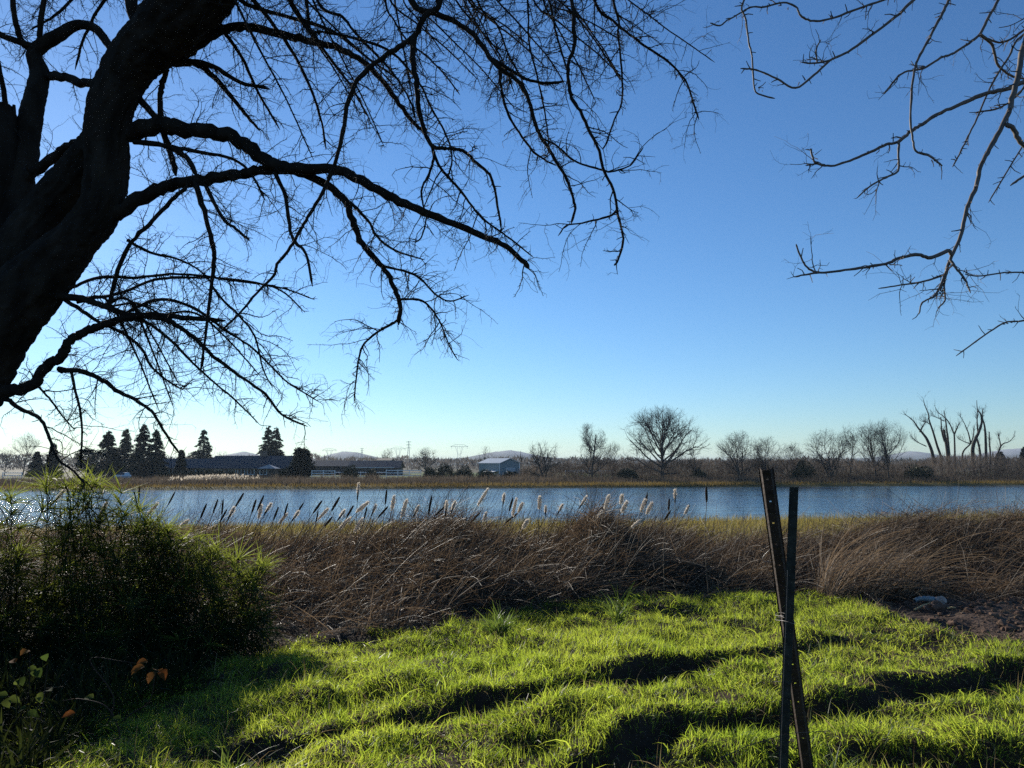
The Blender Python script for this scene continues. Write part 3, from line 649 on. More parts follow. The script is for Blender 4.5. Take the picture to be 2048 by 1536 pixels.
def soil_litter():
    """straw bits and clods lying on the bare patch and the furrows"""
    n = 42000
    y = U(2.4, 9.2, n); x = U(-1, 1, n) * (y * .72 + .5)
    gd = grass_depth(x, y); _, cut = rut_field(x, y)
    keep = ((gd < 30) & (x > 2.2) & (y < brush_y(x) + .1) & (U(0, 1, n) < .2 + .8 * (fbm(x, y, .5, 91) > .5))) | ((cut > .35) & (U(0, 1, n) < .3))
    x, y = x[keep], y[keep]; n = len(x); z = H(x, y)
    az = U(0, 6.28, n)
    b = MB().ribbons(np.stack([x, y, z + .012], -1), np.stack([np.cos(az), np.sin(az), rng.normal(.05, .25, n)], -1), U(.03, .14, n), U(.003, .008, n), 2, rng.normal(0, .2, (n, 3)), tint=U(0, 1, n))
    o = b.build('straw_litter', mat('litter', (.09, .06, .04), (.24, .18, .11), .9, .1))
    tag(o, 'dry straw bits scattered over the bare brown soil', 'litter', kind='stuff')
    b = MB(); m = 0
    for k in range(1500):
        yy = U(6.0, 8.6); xx = U(2.6, 7.2)
        a = grass_depth(np.array([xx]), np.array([yy]))[0]
        if a > 0 or yy > brush_y(xx): continue
        s = .008 + .045 * U(0, 1) ** 3
        b.blob((xx, yy, H1(xx, yy) + s * .2), (s, s * U(.7, 1.2), s * U(.5, .8)), 7, 5, .4, k, tint=U(0, 1))
    tag(b.build('soil_clods', mat('clod', (.085, .055, .04), (.15, .10, .07), .95, .05, nscale=40, namt=.3)), 'reddish brown clods on the bare soil patch', 'soil', kind='stuff')
seed(105); soil_litter()

# ------------------------------------------------------------------ dead brush across the middle
CREST = np.array([(-300, 1075), (300, 1085), (420, 1090), (600, 1092), (740, 1080), (800, 1062), (830, 1042), (870, 1036), (905, 1045), (940, 1068), (1000, 1075), (1060, 1070), (1130, 1062), (1160, 1042), (1190, 1036), (1215, 1048), (1250, 1075), (1320, 1084), (1400, 1086), (1500, 1086), (1600, 1080), (1700, 1068), (1800, 1058), (1900, 1052), (2048, 1046), (2400, 1040)], float)
YC = 11.3
cz = P(CREST[:, 0], CREST[:, 1], YC)
def brush_h(x, y):
    yb = brush_y(x); g = H(x, y)
    zc = np.interp(x / np.maximum(y, 1) * YC, cz[:, 0], cz[:, 2]) - .20 * np.interp(x / np.maximum(y, 1), [-.6, .2, .36, .7], [.35, .35, .4, .45])
    t = np.clip((y - yb) / (YC - yb), 0, 1) ** np.interp(x, [2.4, 4], [.75, 1.2])
    up = H(x, yb * np.ones_like(y)) * (1 - t) + zc * t
    up = up + .62 * (fbm(x, y, 1.0, 41) - .5) * smooth(t * 5) + .18 * np.exp(-((x - 4.35) / .6) ** 2 - ((y - 9.3) / .7) ** 2)
    dn = smooth((y - YC - .2) / 2.6)
    return np.maximum(up * (1 - dn) + g * dn, g)
def dead_brush():
    xs = np.linspace(-9, 13, 260); ys = np.linspace(6, 14.5, 110)
    Xb, Yb = np.meshgrid(xs, ys)
    yb = brush_y(Xb); Ybb = np.maximum(Yb, 0)
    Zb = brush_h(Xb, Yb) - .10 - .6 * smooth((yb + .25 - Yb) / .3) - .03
    n = len(xs); m_ = len(ys)
    i = np.arange(m_ - 1)[:, None]; j = np.arange(n - 1)[None]
    q = np.stack([i * n + j, i * n + j + 1, (i + 1) * n + j + 1, (i + 1) * n + j], -1).reshape(-1, 4)
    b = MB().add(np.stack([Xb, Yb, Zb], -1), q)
    tag(b.build('thatch', M_thatch, smoothed=True), 'dark thatch under the dead brush, the shade between stalks in its colour', 'thatch', kind='stuff')
    b = MB()
    def spots(n, ylo=0.0, yhi=3.5, back=False):
        x = U(-8.5, 12, n); yb = brush_y(x)
        y = yb + (YC + .9 - yb) * U(0, 1, n) ** .8 if not back else U(YC - .5, YC + 1.4, n)
        k = U(0, 1, n) < .12 + .88 * smooth((fbm(x, y * 1.3, .5, 47) - .36) / .16); x, y = x[k], y[k]
        return x, y, brush_h(x, y)
    # fallen stalks, lying mostly to the right, arching over each other
    x, y, z = spots(95000); n = len(x)
    swirl = (fbm(x, y, 1.3, 44) - .5) * 2.2
    az = swirl * 1.5 + rng.normal(0, .75, n) + np.where(U(0, 1, n) < .33, np.pi, 0)
    el = np.abs(rng.normal(.22, .28, n))
    D = np.stack([np.cos(az) * np.cos(el), np.sin(az) * np.cos(el) * .8, np.sin(el)], -1)
    L = U(.25, .95, n); nn = 6
    g = grow(np.stack([x - .3 * L * D[:, 0], y, z - .09 + .08 * U(0, 1, n)], -1), D, L, nn, .07, (0, 0, -.10))
    zs = brush_h(g[..., 0], g[..., 1]); g[..., 2] = np.maximum(g[..., 2], zs - .08)
    r = U(.0012, .0026, n)[:, None] * np.linspace(1, .6, nn)[None]; h = n // 3; tn = np.clip(rng.beta(1.2, 2.2, n) * (.35 + 1.4 * fbm(x, y, .8, 46)), 0, 1)
    b.tubes(g[:h], r[:h], 3, tint=tn[:h]); b.strip(g[h:], r[h:] * 3.0, tint=tn[h:])
    # half standing stalks leaning right
    x, y, z = spots(26000); n = len(x)
    th = np.abs(rng.normal(.7, .35, n)); az = rng.normal(0, .9, n)
    D = np.stack([np.cos(az) * np.sin(th), np.sin(az) * np.sin(th), np.cos(th)], -1)
    L = U(.2, .6, n)
    g = grow(np.stack([x, y, z - .08], -1), D, L, 5, .06, (.02, 0, -.05))
    b.strip(g, U(.003, .0065, n)[:, None] * np.linspace(1, .4, 5)[None], tint=rng.beta(1.5, 1.9, n))
    # curled leaf scraps
    x, y, z = spots(150000); n = len(x)
    D = norm(rng.normal(size=(n, 3)) + np.array([.5, 0, .3]))
    b.ribbons(np.stack([x, y, z - .10 + .14 * U(0, 1, n)], -1), D, U(.03, .20, n), U(.003, .013, n), 2, rng.normal(0, .5, (n, 3)), tint=rng.beta(1.3, 2.8, n))
    # crest: thin stalks standing out against the marsh and water, leaning right
    n = 5600; x = U(-7, 8.5, n); dens = np.interp(x / 11 * F + 1024, [200, 400, 1300, 1450, 1600, 2300], [.4, .7, .7, .4, .25, .3]); k = U(0, 1, n) < dens; x = x[k]; n = len(x)
    y = U(9.6, 12.2, n); z = brush_h(x, y)
    th = np.abs(rng.normal(.45, .22, n)) * np.where(U(0, 1, n) < .12, -1, 1); az = rng.normal(0, .45, n)
    D = np.stack([np.cos(az) * np.sin(th), np.sin(az) * np.sin(th), np.cos(th)], -1)
    L = U(.2, .95, n) * np.interp(x, [-6, 0, 3, 9], [1, 1, .7, .5])
    g = grow(np.stack([x, y, z - .06], -1), D, L, 5, .04, (.015, 0, -.015))
    b.tubes(g, U(.0016, .0034, n)[:, None] * np.linspace(1, .45, 5)[None], 3, tint=rng.beta(1.6, 2.0, n))
    # snapped stalks making peaks over the right-hand crest
    n = 160; x = U(2.8, 10, n); y = U(10.3, 11.8, n); z = brush_h(x, y) - .05
    up = np.stack([x, y, z], -1); h = U(.12, .38, n)
    apex = up + np.stack([rng.normal(.05, .12, n), 0 * x, h], -1); end = apex + np.stack([rng.choice([-1, 1], n) * U(.15, .6, n), rng.normal(0, .1, n), -h * U(.2, 1.1, n)], -1)
    g = np.stack([up, apex, apex * .98 + end * .02, end], 1)
    b.tubes(g, np.full((n, 4), .0026), 3, tint=U(0, .4, n))
    # sunlit arching straw over the mound at right
    n = 420; x = 3.45 + 1.1 * U(0, 1, n) ** 2; y = 8.45 + .5 * U(0, 1, n); az = rng.normal(.25, .7, n)
    th = U(.3, 1.1, n)
    D = np.stack([np.cos(az) * np.sin(th), np.sin(az) * np.sin(th), np.cos(th)], -1)
    g = grow(np.stack([x, y, H(x, y) + .02], -1), D, U(.6, 1.3, n), 9, .03, (.05, .02, -.13))
    zs = brush_h(g[..., 0], g[..., 1]); g[..., 2] = np.maximum(g[..., 2], zs - .02)
    b.strip(g, U(.004, .008, n)[:, None] * np.linspace(1, .4, 9)[None], tint=U(.6, 1, n))
    o = b.build('dead_brush', M_dead)
    tag(o, 'tangled dead brown reeds and brush in a wide band before the lake', 'brush', kind='stuff')
    # pale bare sprays at the foot of the brush
    for (px, py, lab) in ((1450, 1190, 'pale leafless twig spray at the foot of the brush left of the posts'), (745, 1265, 'pale dead twigs where the grass meets the brush at centre left'), (600, 1250, 'pale broken stalks beside the green sedge clump')):
        X0, Y0 = G(px, py); base = np.array([X0, Y0, H1(X0, Y0)])
        m = 26; d = norm(rng.normal(size=(m, 3)) * np.array([1, .5, .3]) + np.array([0, 0, .7]))
        g = grow(np.tile(base, (m, 1)) + rng.normal(size=(m, 3)) * np.array([.16, .08, 0]), d, U(.15, .5, m), 7, .22, (0, 0, -.03))
        mb = MB(); rr = np.full((m, 7), .0026) * np.linspace(1, .5, 7); mb.tubes(g, rr, 4, tint=U(.3, 1, m))
        spur_set(mb, g, rr, 14, (.04, .14), (.0012, .002))
        tag(mb.build('twig_spray', M_reed, loc=base), lab, 'dead twigs', 'dead twig sprays in the brush')
seed(106); dead_brush()

def marsh():
    n = 90000
    y = 13.2 + 36 * U(0, 1, n) ** 1.1; x = U(-1, 1, n) * (y * .78 + 3)
    y = np.minimum(y, y_near(x) + .6 + 1.5 * (fbm(x, 0 * x, 6, 51) - .5))
    cl = fbm(x, y, 2.2, 52); keep = U(0, 1, n) < .35 + cl
    x, y, cl = x[keep], y[keep], cl[keep]; n = len(x); z = H(x, y)
    th = np.abs(rng.normal(.2, .2, n)); az = U(0, 6.28, n)
    D = np.stack([np.cos(az) * np.sin(th) + .12, np.sin(az) * np.sin(th), np.cos(th)], -1)
    L = U(.22, .62, n) * (.55 + .9 * cl) * np.interp(x / y, [-.7, .2, .5, .7], [.9, .9, 1.35, 1.5])
    bend = rng.normal(0, .12, (n, 3)); bend[:, 2] -= .1
    b = MB().ribbons(np.stack([x, y, z], -1), D, L, U(.012, .03, n), 2, bend, tint=np.clip(.1 + .8 * fbm(x, y, 3, 55) + rng.normal(0, .18, n), 0, 1))
    tag(b.build('marsh_grass', M_marsh), 'yellow green marsh grass along the near lake shore', 'marsh grass', kind='stuff')
seed(107); marsh()

# ------------------------------------------------------------------ cattails
def cattail(px, py, lean, kind, ln_px, label):
    seed(px * 7 + py); Yd = U(8.6, 10.6) if px > 250 else U(7.6, 8.6)
    top = P(px, py, Yd); sc = Yd / F
    hl = max(ln_px * sc, .05)
    ax = norm(np.array([math.sin(R(lean)), U(-.15, .15), math.cos(R(lean))]))
    lo = top - ax * hl / 2; hi = top + ax * hl / 2
    bx = lo[0] - math.tan(R(min(lean, 40))) * .75 + U(-.1, .1); byy = Yd + U(-.1, .1)
    base = np.array([bx, byy, H1(bx, byy)])
    t = thing('cattail', label, 'cattail', base, 'cattails above the brush')
    mid = base * .45 + lo * .55 + np.array([-.03, 0, .05])
    c = catmull([base, mid, lo, hi], 5)
    MB().tubes(c, np.linspace(.005, .003, len(c)), 5, tint=U(.1, .6)).build('stalk', M_reed, t, smoothed=True, loc=base)
    n = 11; s = np.linspace(0, 1, n)
    prof = np.sin(np.pi * np.clip(s * .96 + .02, 0, 1)) ** .3
    pts = lo + ax * hl * s[:, None]
    if kind == 'd':
        MB().tubes(pts, prof * .0125 * U(.85, 1.2), 9, tint=U(.1, .9)).build('seed_head', M_head, t, smoothed=True, loc=base)
        if U(0, 1) < .6:
            tip = np.stack([hi, hi + ax * U(.04, .1)]); MB().tubes(np.stack([tip[0], tip.mean(0), tip[1]]), np.array([.002, .0015, .0008]), 4, tint=.3).build('tip', M_reed, t, loc=base)
    else:
        if kind == 'm':      # half burst: brown below, fluff above
            k = 6
            MB().tubes(pts[:k + 1], prof[:k + 1] * .011, 9, tint=.5).build('seed_head', M_head, t, smoothed=True, loc=base)
            pts = pts[k - 2:]; prof = np.sin(np.pi * np.linspace(.05, .97, len(pts))) ** .45
        R0 = .025 * U(.8, 1.2) * (1 if kind == 'f' else .75)
        mb = MB(); wob = 1 + .3 * (vn(np.linspace(0, 4, len(pts)), np.zeros(len(pts)), 1, int(px)) - .5)
        mb.tubes(pts, prof * R0 * wob * .8, 9, tint=.5)
        m = 420; k = rng.integers(0, len(pts), m); d = norm(rng.normal(size=(m, 3)) + np.array([.2, 0, .25]))
        mb.ribbons(pts[k] + d * (prof[k] * R0 * .55)[:, None], d, U(.008, .024, m), U(.003, .006, m), 1, 0, taper=.3, tint=U(0, 1, m))
        mb.build('fluff', M_fluff, t, smoothed=True, loc=base)
CT = [(278, 988, 5, 'd', 30), (343, 997, 28, 'd', 30), (173, 1012, 28, 'd', 34), (407, 1022, 18, 'd', 30), (431, 1012, 18, 'd', 28), (445, 1014, 5, 'd', 30), (447, 1031, 28, 'd', 26), (479, 1000, 28, 'd', 32), (508, 1012, 18, 'd', 28), (521, 1006, 20, 'd', 32), (552, 1027, 18, 'd', 26), (572, 1019, 16, 'd', 26), (598, 1020, 32, 'd', 34), (635, 1014, 35, 'd', 30), (634, 1034, 12, 'd', 24), (671, 1008, 30, 'd', 32), (716, 984, 2, 'm', 34), (731, 1026, 14, 'd', 24), (772, 994, 6, 'd', 28), (766, 1024, 42, 'd', 30), (860, 1010, 10, 'd', 38), (881, 1021, 48, 'd', 34), (892, 1018, 4, 'm', 30), (949, 1037, 42, 'd', 30), (1022, 1009, 16, 'd', 28), (1023, 1036, 52, 'd', 30), (1293, 998, 10, 'd', 24), (1338, 1009, 4, 'd', 24), (1413, 989, 1, 'd', 30), (1335, 1031, 35, 'd', 22), (462, 1027, 24, 'm', 26), (535, 1019, 30, 'm', 26), (590, 1033, 36, 'm', 24), (682, 1031, 34, 'm', 24), (747, 1021, 22, 'm', 24), (832, 1023, 26, 'm', 26), (906, 1015, 18, 'm', 24), (1120, 1019, 28, 'm', 22), (700, 1023, 30, 'd', 28), (657, 1043, 40, 'd', 24),
      (305, 1019, 38, 'f', 30), (116, 995, 40, 'm', 46), (520, 1023, 8, 'f', 26), (205, 1022, 25, 'm', 36), (369, 1047, 50, 'f', 18), (566, 1037, 40, 'f', 24), (646, 1028, 42, 'f', 28), (725, 1014, 50, 'f', 28), (690, 1046, 45, 'f', 28), (717, 1050, 30, 'f', 28), (786, 1005, 8, 'f', 26), (808, 1017, 16, 'f', 34), (966, 994, 32, 'f', 36), (970, 1034, 15, 'f', 18), (1007, 1000, 6, 'm', 24), (1029, 1014, 12, 'f', 34), (1041, 1015, 25, 'f', 20), (1079, 1005, 3, 'f', 24), (1051, 1048, 30, 'f', 18), (1165, 1006, 32, 'm', 30), (1214, 1004, 18, 'f', 26), (1243, 998, 10, 'f', 16), (1249, 1013, 30, 'f', 22), (1286, 1011, 22, 'f', 24), (1299, 1016, 28, 'f', 24), (1350, 993, 1, 'm', 26), (1374, 1019, 28, 'f', 18), (1277, 1045, 55, 'f', 30), (1200, 1029, 30, 'f', 16), (1091, 1022, 2, 'm', 18)]
LAND = [(0, 150, 'by the left edge sedge'), (150, 330, 'beside the sedge tops'), (330, 430, 'below the far house wing'), (430, 500, 'below the long dark house'), (500, 570, 'below the twin conifers'), (570, 640, 'below the lone round conifer'), (640, 700, 'right of the round conifer'), (700, 765, 'below the low dark barn'), (765, 850, 'below the white rail pen'), (850, 935, 'above the left brush mound'), (935, 1045, 'below the grey metal barn'), (1045, 1150, 'below the small tree'), (1150, 1230, 'above the right brush mound'), (1230, 1325, 'below the big round bare tree'), (1325, 1500, 'by the metal posts')]
def cat_labels():
    seen = {}; rows = []
    word = {'d': 'slim brown cattail', 'f': 'pale fluffy burst cattail', 'm': 'half burst pale cattail'}
    for c in CT:
        pl = next(w for a, b, w in LAND if a <= c[0] < b)
        seen.setdefault((c[3], pl), []).append(c)
    for (k, pl), cs in seen.items():
        cs.sort(key=lambda c: c[0]); n = len(cs)
        for i, c in enumerate(cs):
            tilt = 'upright' if c[2] < 11 else 'leaning' if c[2] < 36 else 'strongly tilted'
            if n == 1: s = ''
            elif n == 2: s = ', left of the pair' if i == 0 else ', right of the pair'
            else: s = ', ' + ('leftmost', 'second from left', 'third from left', 'fourth from left', 'fifth from left')[i] + ' of those'
            lb = '%s %s %s%s' % (tilt, word[k], pl, s)
            if len(lb.split()) > 16: lb = '%s %s%s' % (word[k], pl, s)
            rows.append((c, lb))
    return rows
for c, lab in cat_labels():
    cattail(*c, lab)

# ------------------------------------------------------------------ umbrella sedge at the left
SED_TOP = np.array([(-200, 1000), (0, 990), (60, 985), (110, 962), (190, 968), (240, 975), (280, 1010), (330, 1045), (420, 1070), (480, 1105), (530, 1130), (545, 1180)], float)
def sedge(label, pxr, Yr, count, base_px, dark):
    seed(base_px + 31); bX = (base_px - 1024) / F * np.mean(Yr); bY = np.mean(Yr)
    base = np.array([bX, bY, H1(bX, bY)])
    t = thing('umbrella_sedge', label, 'sedge', base, 'green umbrella sedge clumps at left')
    px = U(pxr[0], pxr[1], count); topy = np.interp(px, SED_TOP[:, 0], SED_TOP[:, 1])
    low = np.interp(px, [-200, 0, 120, 300, 430, 520], [1345, 1345, 1345, 1335, 1320, 1270])
    topy = topy + 34 * (vn(px, 0 * px, 55, 3) - .35); py = topy + (low - topy) * U(0, 1, count) ** 1.15
    Y = Yr[1] - (Yr[1] - Yr[0]) * np.clip((py - topy) / (low - topy), 0, 1) * .8 - U(0, .3, count)
    hub = P(px, py, Y)
    sb = np.stack([bX + (hub[:, 0] - bX) * .55 + rng.normal(0, .15, count), bY + (hub[:, 1] - bY) * .6 + rng.normal(0, .15, count), 0 * px], -1)
    sb[:, 2] = H(sb[:, 0], sb[:, 1])
    s = np.linspace(0, 1, 7)[None, :, None]
    st = sb[:, None] * (1 - s) + hub[:, None] * s; st[..., 2] += (np.sin(np.pi * s[..., 0]) * .10)
    mb = MB(); mb.tubes(st, np.linspace(.0035, .0025, 7)[None].repeat(count, 0), 4, tint=U(0, 1, count)); mb.build('stems', M_sstem, t, smoothed=True, loc=base)['kind'] = 'stuff'
    tg = norm(hub - st[:, -2])
    per = 19; idx = np.repeat(np.arange(count), per); n = len(idx)
    a = U(0, 2 * np.pi, n); u = norm(np.cross(tg, np.array([0.2, 1, .1]))); w = np.cross(tg, u)
    op = U(.7, 1.5, n)[:, None]
    D = tg[idx] * np.cos(op) + (np.cos(a)[:, None] * u[idx] + np.sin(a)[:, None] * w[idx]) * np.sin(op)
    size = (U(.17, .34, count) * np.interp(py, [1100, 1300], [1, .65]))[idx] * U(.7, 1.1, n)
    mb = MB(); side = norm(np.cross(D, tg[idx]) + rng.normal(0, .3, (n, 3)))
    mb.ribbons(hub[idx], D, size, U(.006, .011, n), 4, np.stack([0 * a, 0 * a, -U(.02, .22, n)], -1), side=side, tint=np.clip((U(.1, .6, count) + .45 * np.clip(1 - (py - topy) / 90, 0, 1))[idx] + U(-.1, .2, n), 0, 1))  # tint lifts towards the clump top, painting its sunlit edge into the leaves
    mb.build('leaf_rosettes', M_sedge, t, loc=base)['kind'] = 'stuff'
    # old hanging leaves and blades inside the clump, darkened for its inner shade
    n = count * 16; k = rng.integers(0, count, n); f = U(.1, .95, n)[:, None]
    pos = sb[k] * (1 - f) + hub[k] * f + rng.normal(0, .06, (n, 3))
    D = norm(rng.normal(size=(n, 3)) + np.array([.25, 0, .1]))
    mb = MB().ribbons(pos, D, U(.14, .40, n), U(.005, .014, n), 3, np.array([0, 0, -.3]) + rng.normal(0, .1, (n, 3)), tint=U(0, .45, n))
    mb.build('old_leaves', M_sshade, t, loc=base)['kind'] = 'stuff'
sedge('tall green umbrella sedge clump at the left edge rising over the glittering water', (-160, 130), (5.6, 6.9), 125, 0, 0)
sedge('spiky green umbrella sedge with the highest rosettes in front of the far shore', (90, 290), (5.6, 7.0), 135, 200, 0)
sedge('lower green umbrella sedge sloping down between the tall clump and the brush', (270, 430), (5.8, 7.1), 110, 330, 0)
sedge('rightmost umbrella sedge clump with drooping rosettes over the brown brush', (400, 530), (6.1, 7.2), 55, 440, 0)

def shade_weeds():  # dark leaves added to stand for the shade in this corner
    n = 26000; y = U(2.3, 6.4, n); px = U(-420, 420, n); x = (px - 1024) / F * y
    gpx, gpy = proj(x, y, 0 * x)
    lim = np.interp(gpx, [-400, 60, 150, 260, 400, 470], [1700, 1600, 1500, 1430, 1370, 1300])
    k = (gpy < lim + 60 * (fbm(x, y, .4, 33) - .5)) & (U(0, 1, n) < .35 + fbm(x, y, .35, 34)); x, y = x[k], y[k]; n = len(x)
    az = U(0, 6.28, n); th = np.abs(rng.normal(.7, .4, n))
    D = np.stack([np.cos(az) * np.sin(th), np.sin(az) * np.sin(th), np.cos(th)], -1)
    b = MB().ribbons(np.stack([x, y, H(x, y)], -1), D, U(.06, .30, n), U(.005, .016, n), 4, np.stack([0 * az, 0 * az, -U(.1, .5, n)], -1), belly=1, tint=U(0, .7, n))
    tag(b.build('weeds', M_sshade), 'dark weeds added at the lower left, shade put into their colour', 'weeds', kind='stuff')
seed(140); shade_weeds()
# ------------------------------------------------------------------ brambles, tufts and small things at lower left
def leaf_mesh(mb, p, d, up, L, W, tint):
    d = norm(np.array(d)); s = norm(np.cross(d, up)); nrm = np.cross(s, d)
    t = np.linspace(0, 1, 7); w = np.sin(np.pi * t ** .8) ** .9 * W / 2 * (1 + .08 * np.sin(t * 22))
    mid = np.array(p) + d * L * t[:, None] - nrm * (t ** 2 * L * .25)[:, None]
    V = np.stack([mid - s * w[:, None] + nrm * (w * .35)[:, None], mid, mid + s * w[:, None] + nrm * (w * .35)[:, None]], 1)
    q = [[i * 3 + j, i * 3 + j + 1, (i + 1) * 3 + j + 1, (i + 1) * 3 + j] for i in range(6) for j in range(2)]
    mb.add(V, q, tint=tint)
def bramble(label, foot, canes, leaves, Yd, lmat, size, cat='bramble'):
    X0, Y0 = G(*foot); Y0 = Yd; X0 = (foot[0] - 1024) / F * Yd
    base = np.array([X0, Y0, H1(X0, Y0)])
    t = thing('bramble', label, cat, base)
    mb = MB()
    for cn in canes:
        pts = P([p[0] for p in cn], [p[1] for p in cn], Yd)
        b0 = base + np.array([U(-.08, .08), U(-.03, .03), -.02]); pts = catmull(np.concatenate([[b0], [b0 * .6 + pts[0] * .4 + np.array([U(-.07, .07), U(-.05, .05), .03])], pts]), 6)
        mb.tubes(pts, np.linspace(.004, .0018, len(pts)), 5, tint=U(0, 1))
    mb.build('cane', M_cane, t, smoothed=True, loc=base)
    for (px, py, n, m) in leaves:
        seed(px * 3 + py); c = P(px, py, Yd - .05)
        for k in range(n):
            mb = MB(); a = U(0, 6.28)
            d = np.array([math.cos(a), .5 * math.sin(a), U(-.5, .3)])
            leaf_mesh(mb, c + rng.normal(0, .012, 3), d, np.array([.25 * U(-1, 1), -.5, .8]), size * U(.8, 1.15), size * U(.6, .8), U(0, 1))
            mb.build('leaf', m, t, smoothed=True, loc=base)
bramble('young bramble with yellowish green leaves in the dark lower left corner', (60, 1500), [[(55, 1400), (60, 1310)], [(40, 1420), (25, 1350)], [(80, 1440), (95, 1330)], [(60, 1470), (80, 1390)]],
        [(30, 1318, 1, M_orange), (58, 1305, 1, M_orange), (82, 1312, 1, M_bleaf), (48, 1355, 3, M_bleaf), (70, 1340, 2, M_bleaf), (85, 1385, 3, M_bleaf), (15, 1395, 3, M_bleaf), (50, 1425, 2, M_bleaf)], 4.2, M_bleaf, .06)
bramble('bramble shoot carrying bright orange leaves beside the tall grass tuft', (255, 1480), [[(180, 1320), (240, 1322), (290, 1330)], [(300, 1400), (312, 1335)]],
        [(292, 1326, 3, M_orange), (312, 1342, 2, M_orange), (322, 1336, 1, M_orange)], 4.4, M_orange, .068)
bramble('low bramble shoot with a few rust leaves lying over the grass edge', (260, 1530), [[(240, 1470), (215, 1415), (160, 1398), (125, 1402)]],
        [(150, 1428, 1, M_orange), (240, 1440, 1, M_bleaf), (180, 1400, 1, M_bleaf)], 4.0, M_orange, .055)
def tuft(label, px, py, Yd, n, L, group=None):
    X0 = (px - 1024) / F * Yd; base = np.array([X0, Yd, H1(X0, Yd)])
    az = U(0, 6.28, n); th = np.abs(rng.normal(.22, .16, n))
    D = np.stack([np.cos(az) * np.sin(th), np.sin(az) * np.sin(th), np.cos(th)], -1)
    B = base + np.stack([rng.normal(0, .03, n), rng.normal(0, .03, n), 0 * az - .01], -1)
    bend = np.stack([np.cos(az), np.sin(az), 0 * az - .6], -1) * U(.05, .4, n)[:, None]
    o = MB().ribbons(B, D, U(.5, 1, n) * L, U(.006, .011, n), 6, bend, tint=U(0, 1, n)).build('grass_tuft', M_tuft, loc=base)
    tag(o, label, 'grass tuft', 'coarse grass tufts')
tuft('tall coarse grass tuft with arching blades beside the orange leaves', 318, 1470, 3.0, 46, .42)
tuft('wide bladed grass tuft at the shady left edge of the lawn', 480, 1420, 3.7, 34, .30)
tuft('tall grass tuft standing at the foot of the brush in the middle', 1232, 1225, 7.4, 60, .55)
tuft('rounded grass tussock against the brush at centre', 1000, 1262, 6.8, 170, .36)
tuft('coarse grass tuft at the base of the leaning post', 1640, 1470, 3.8, 40, .26)

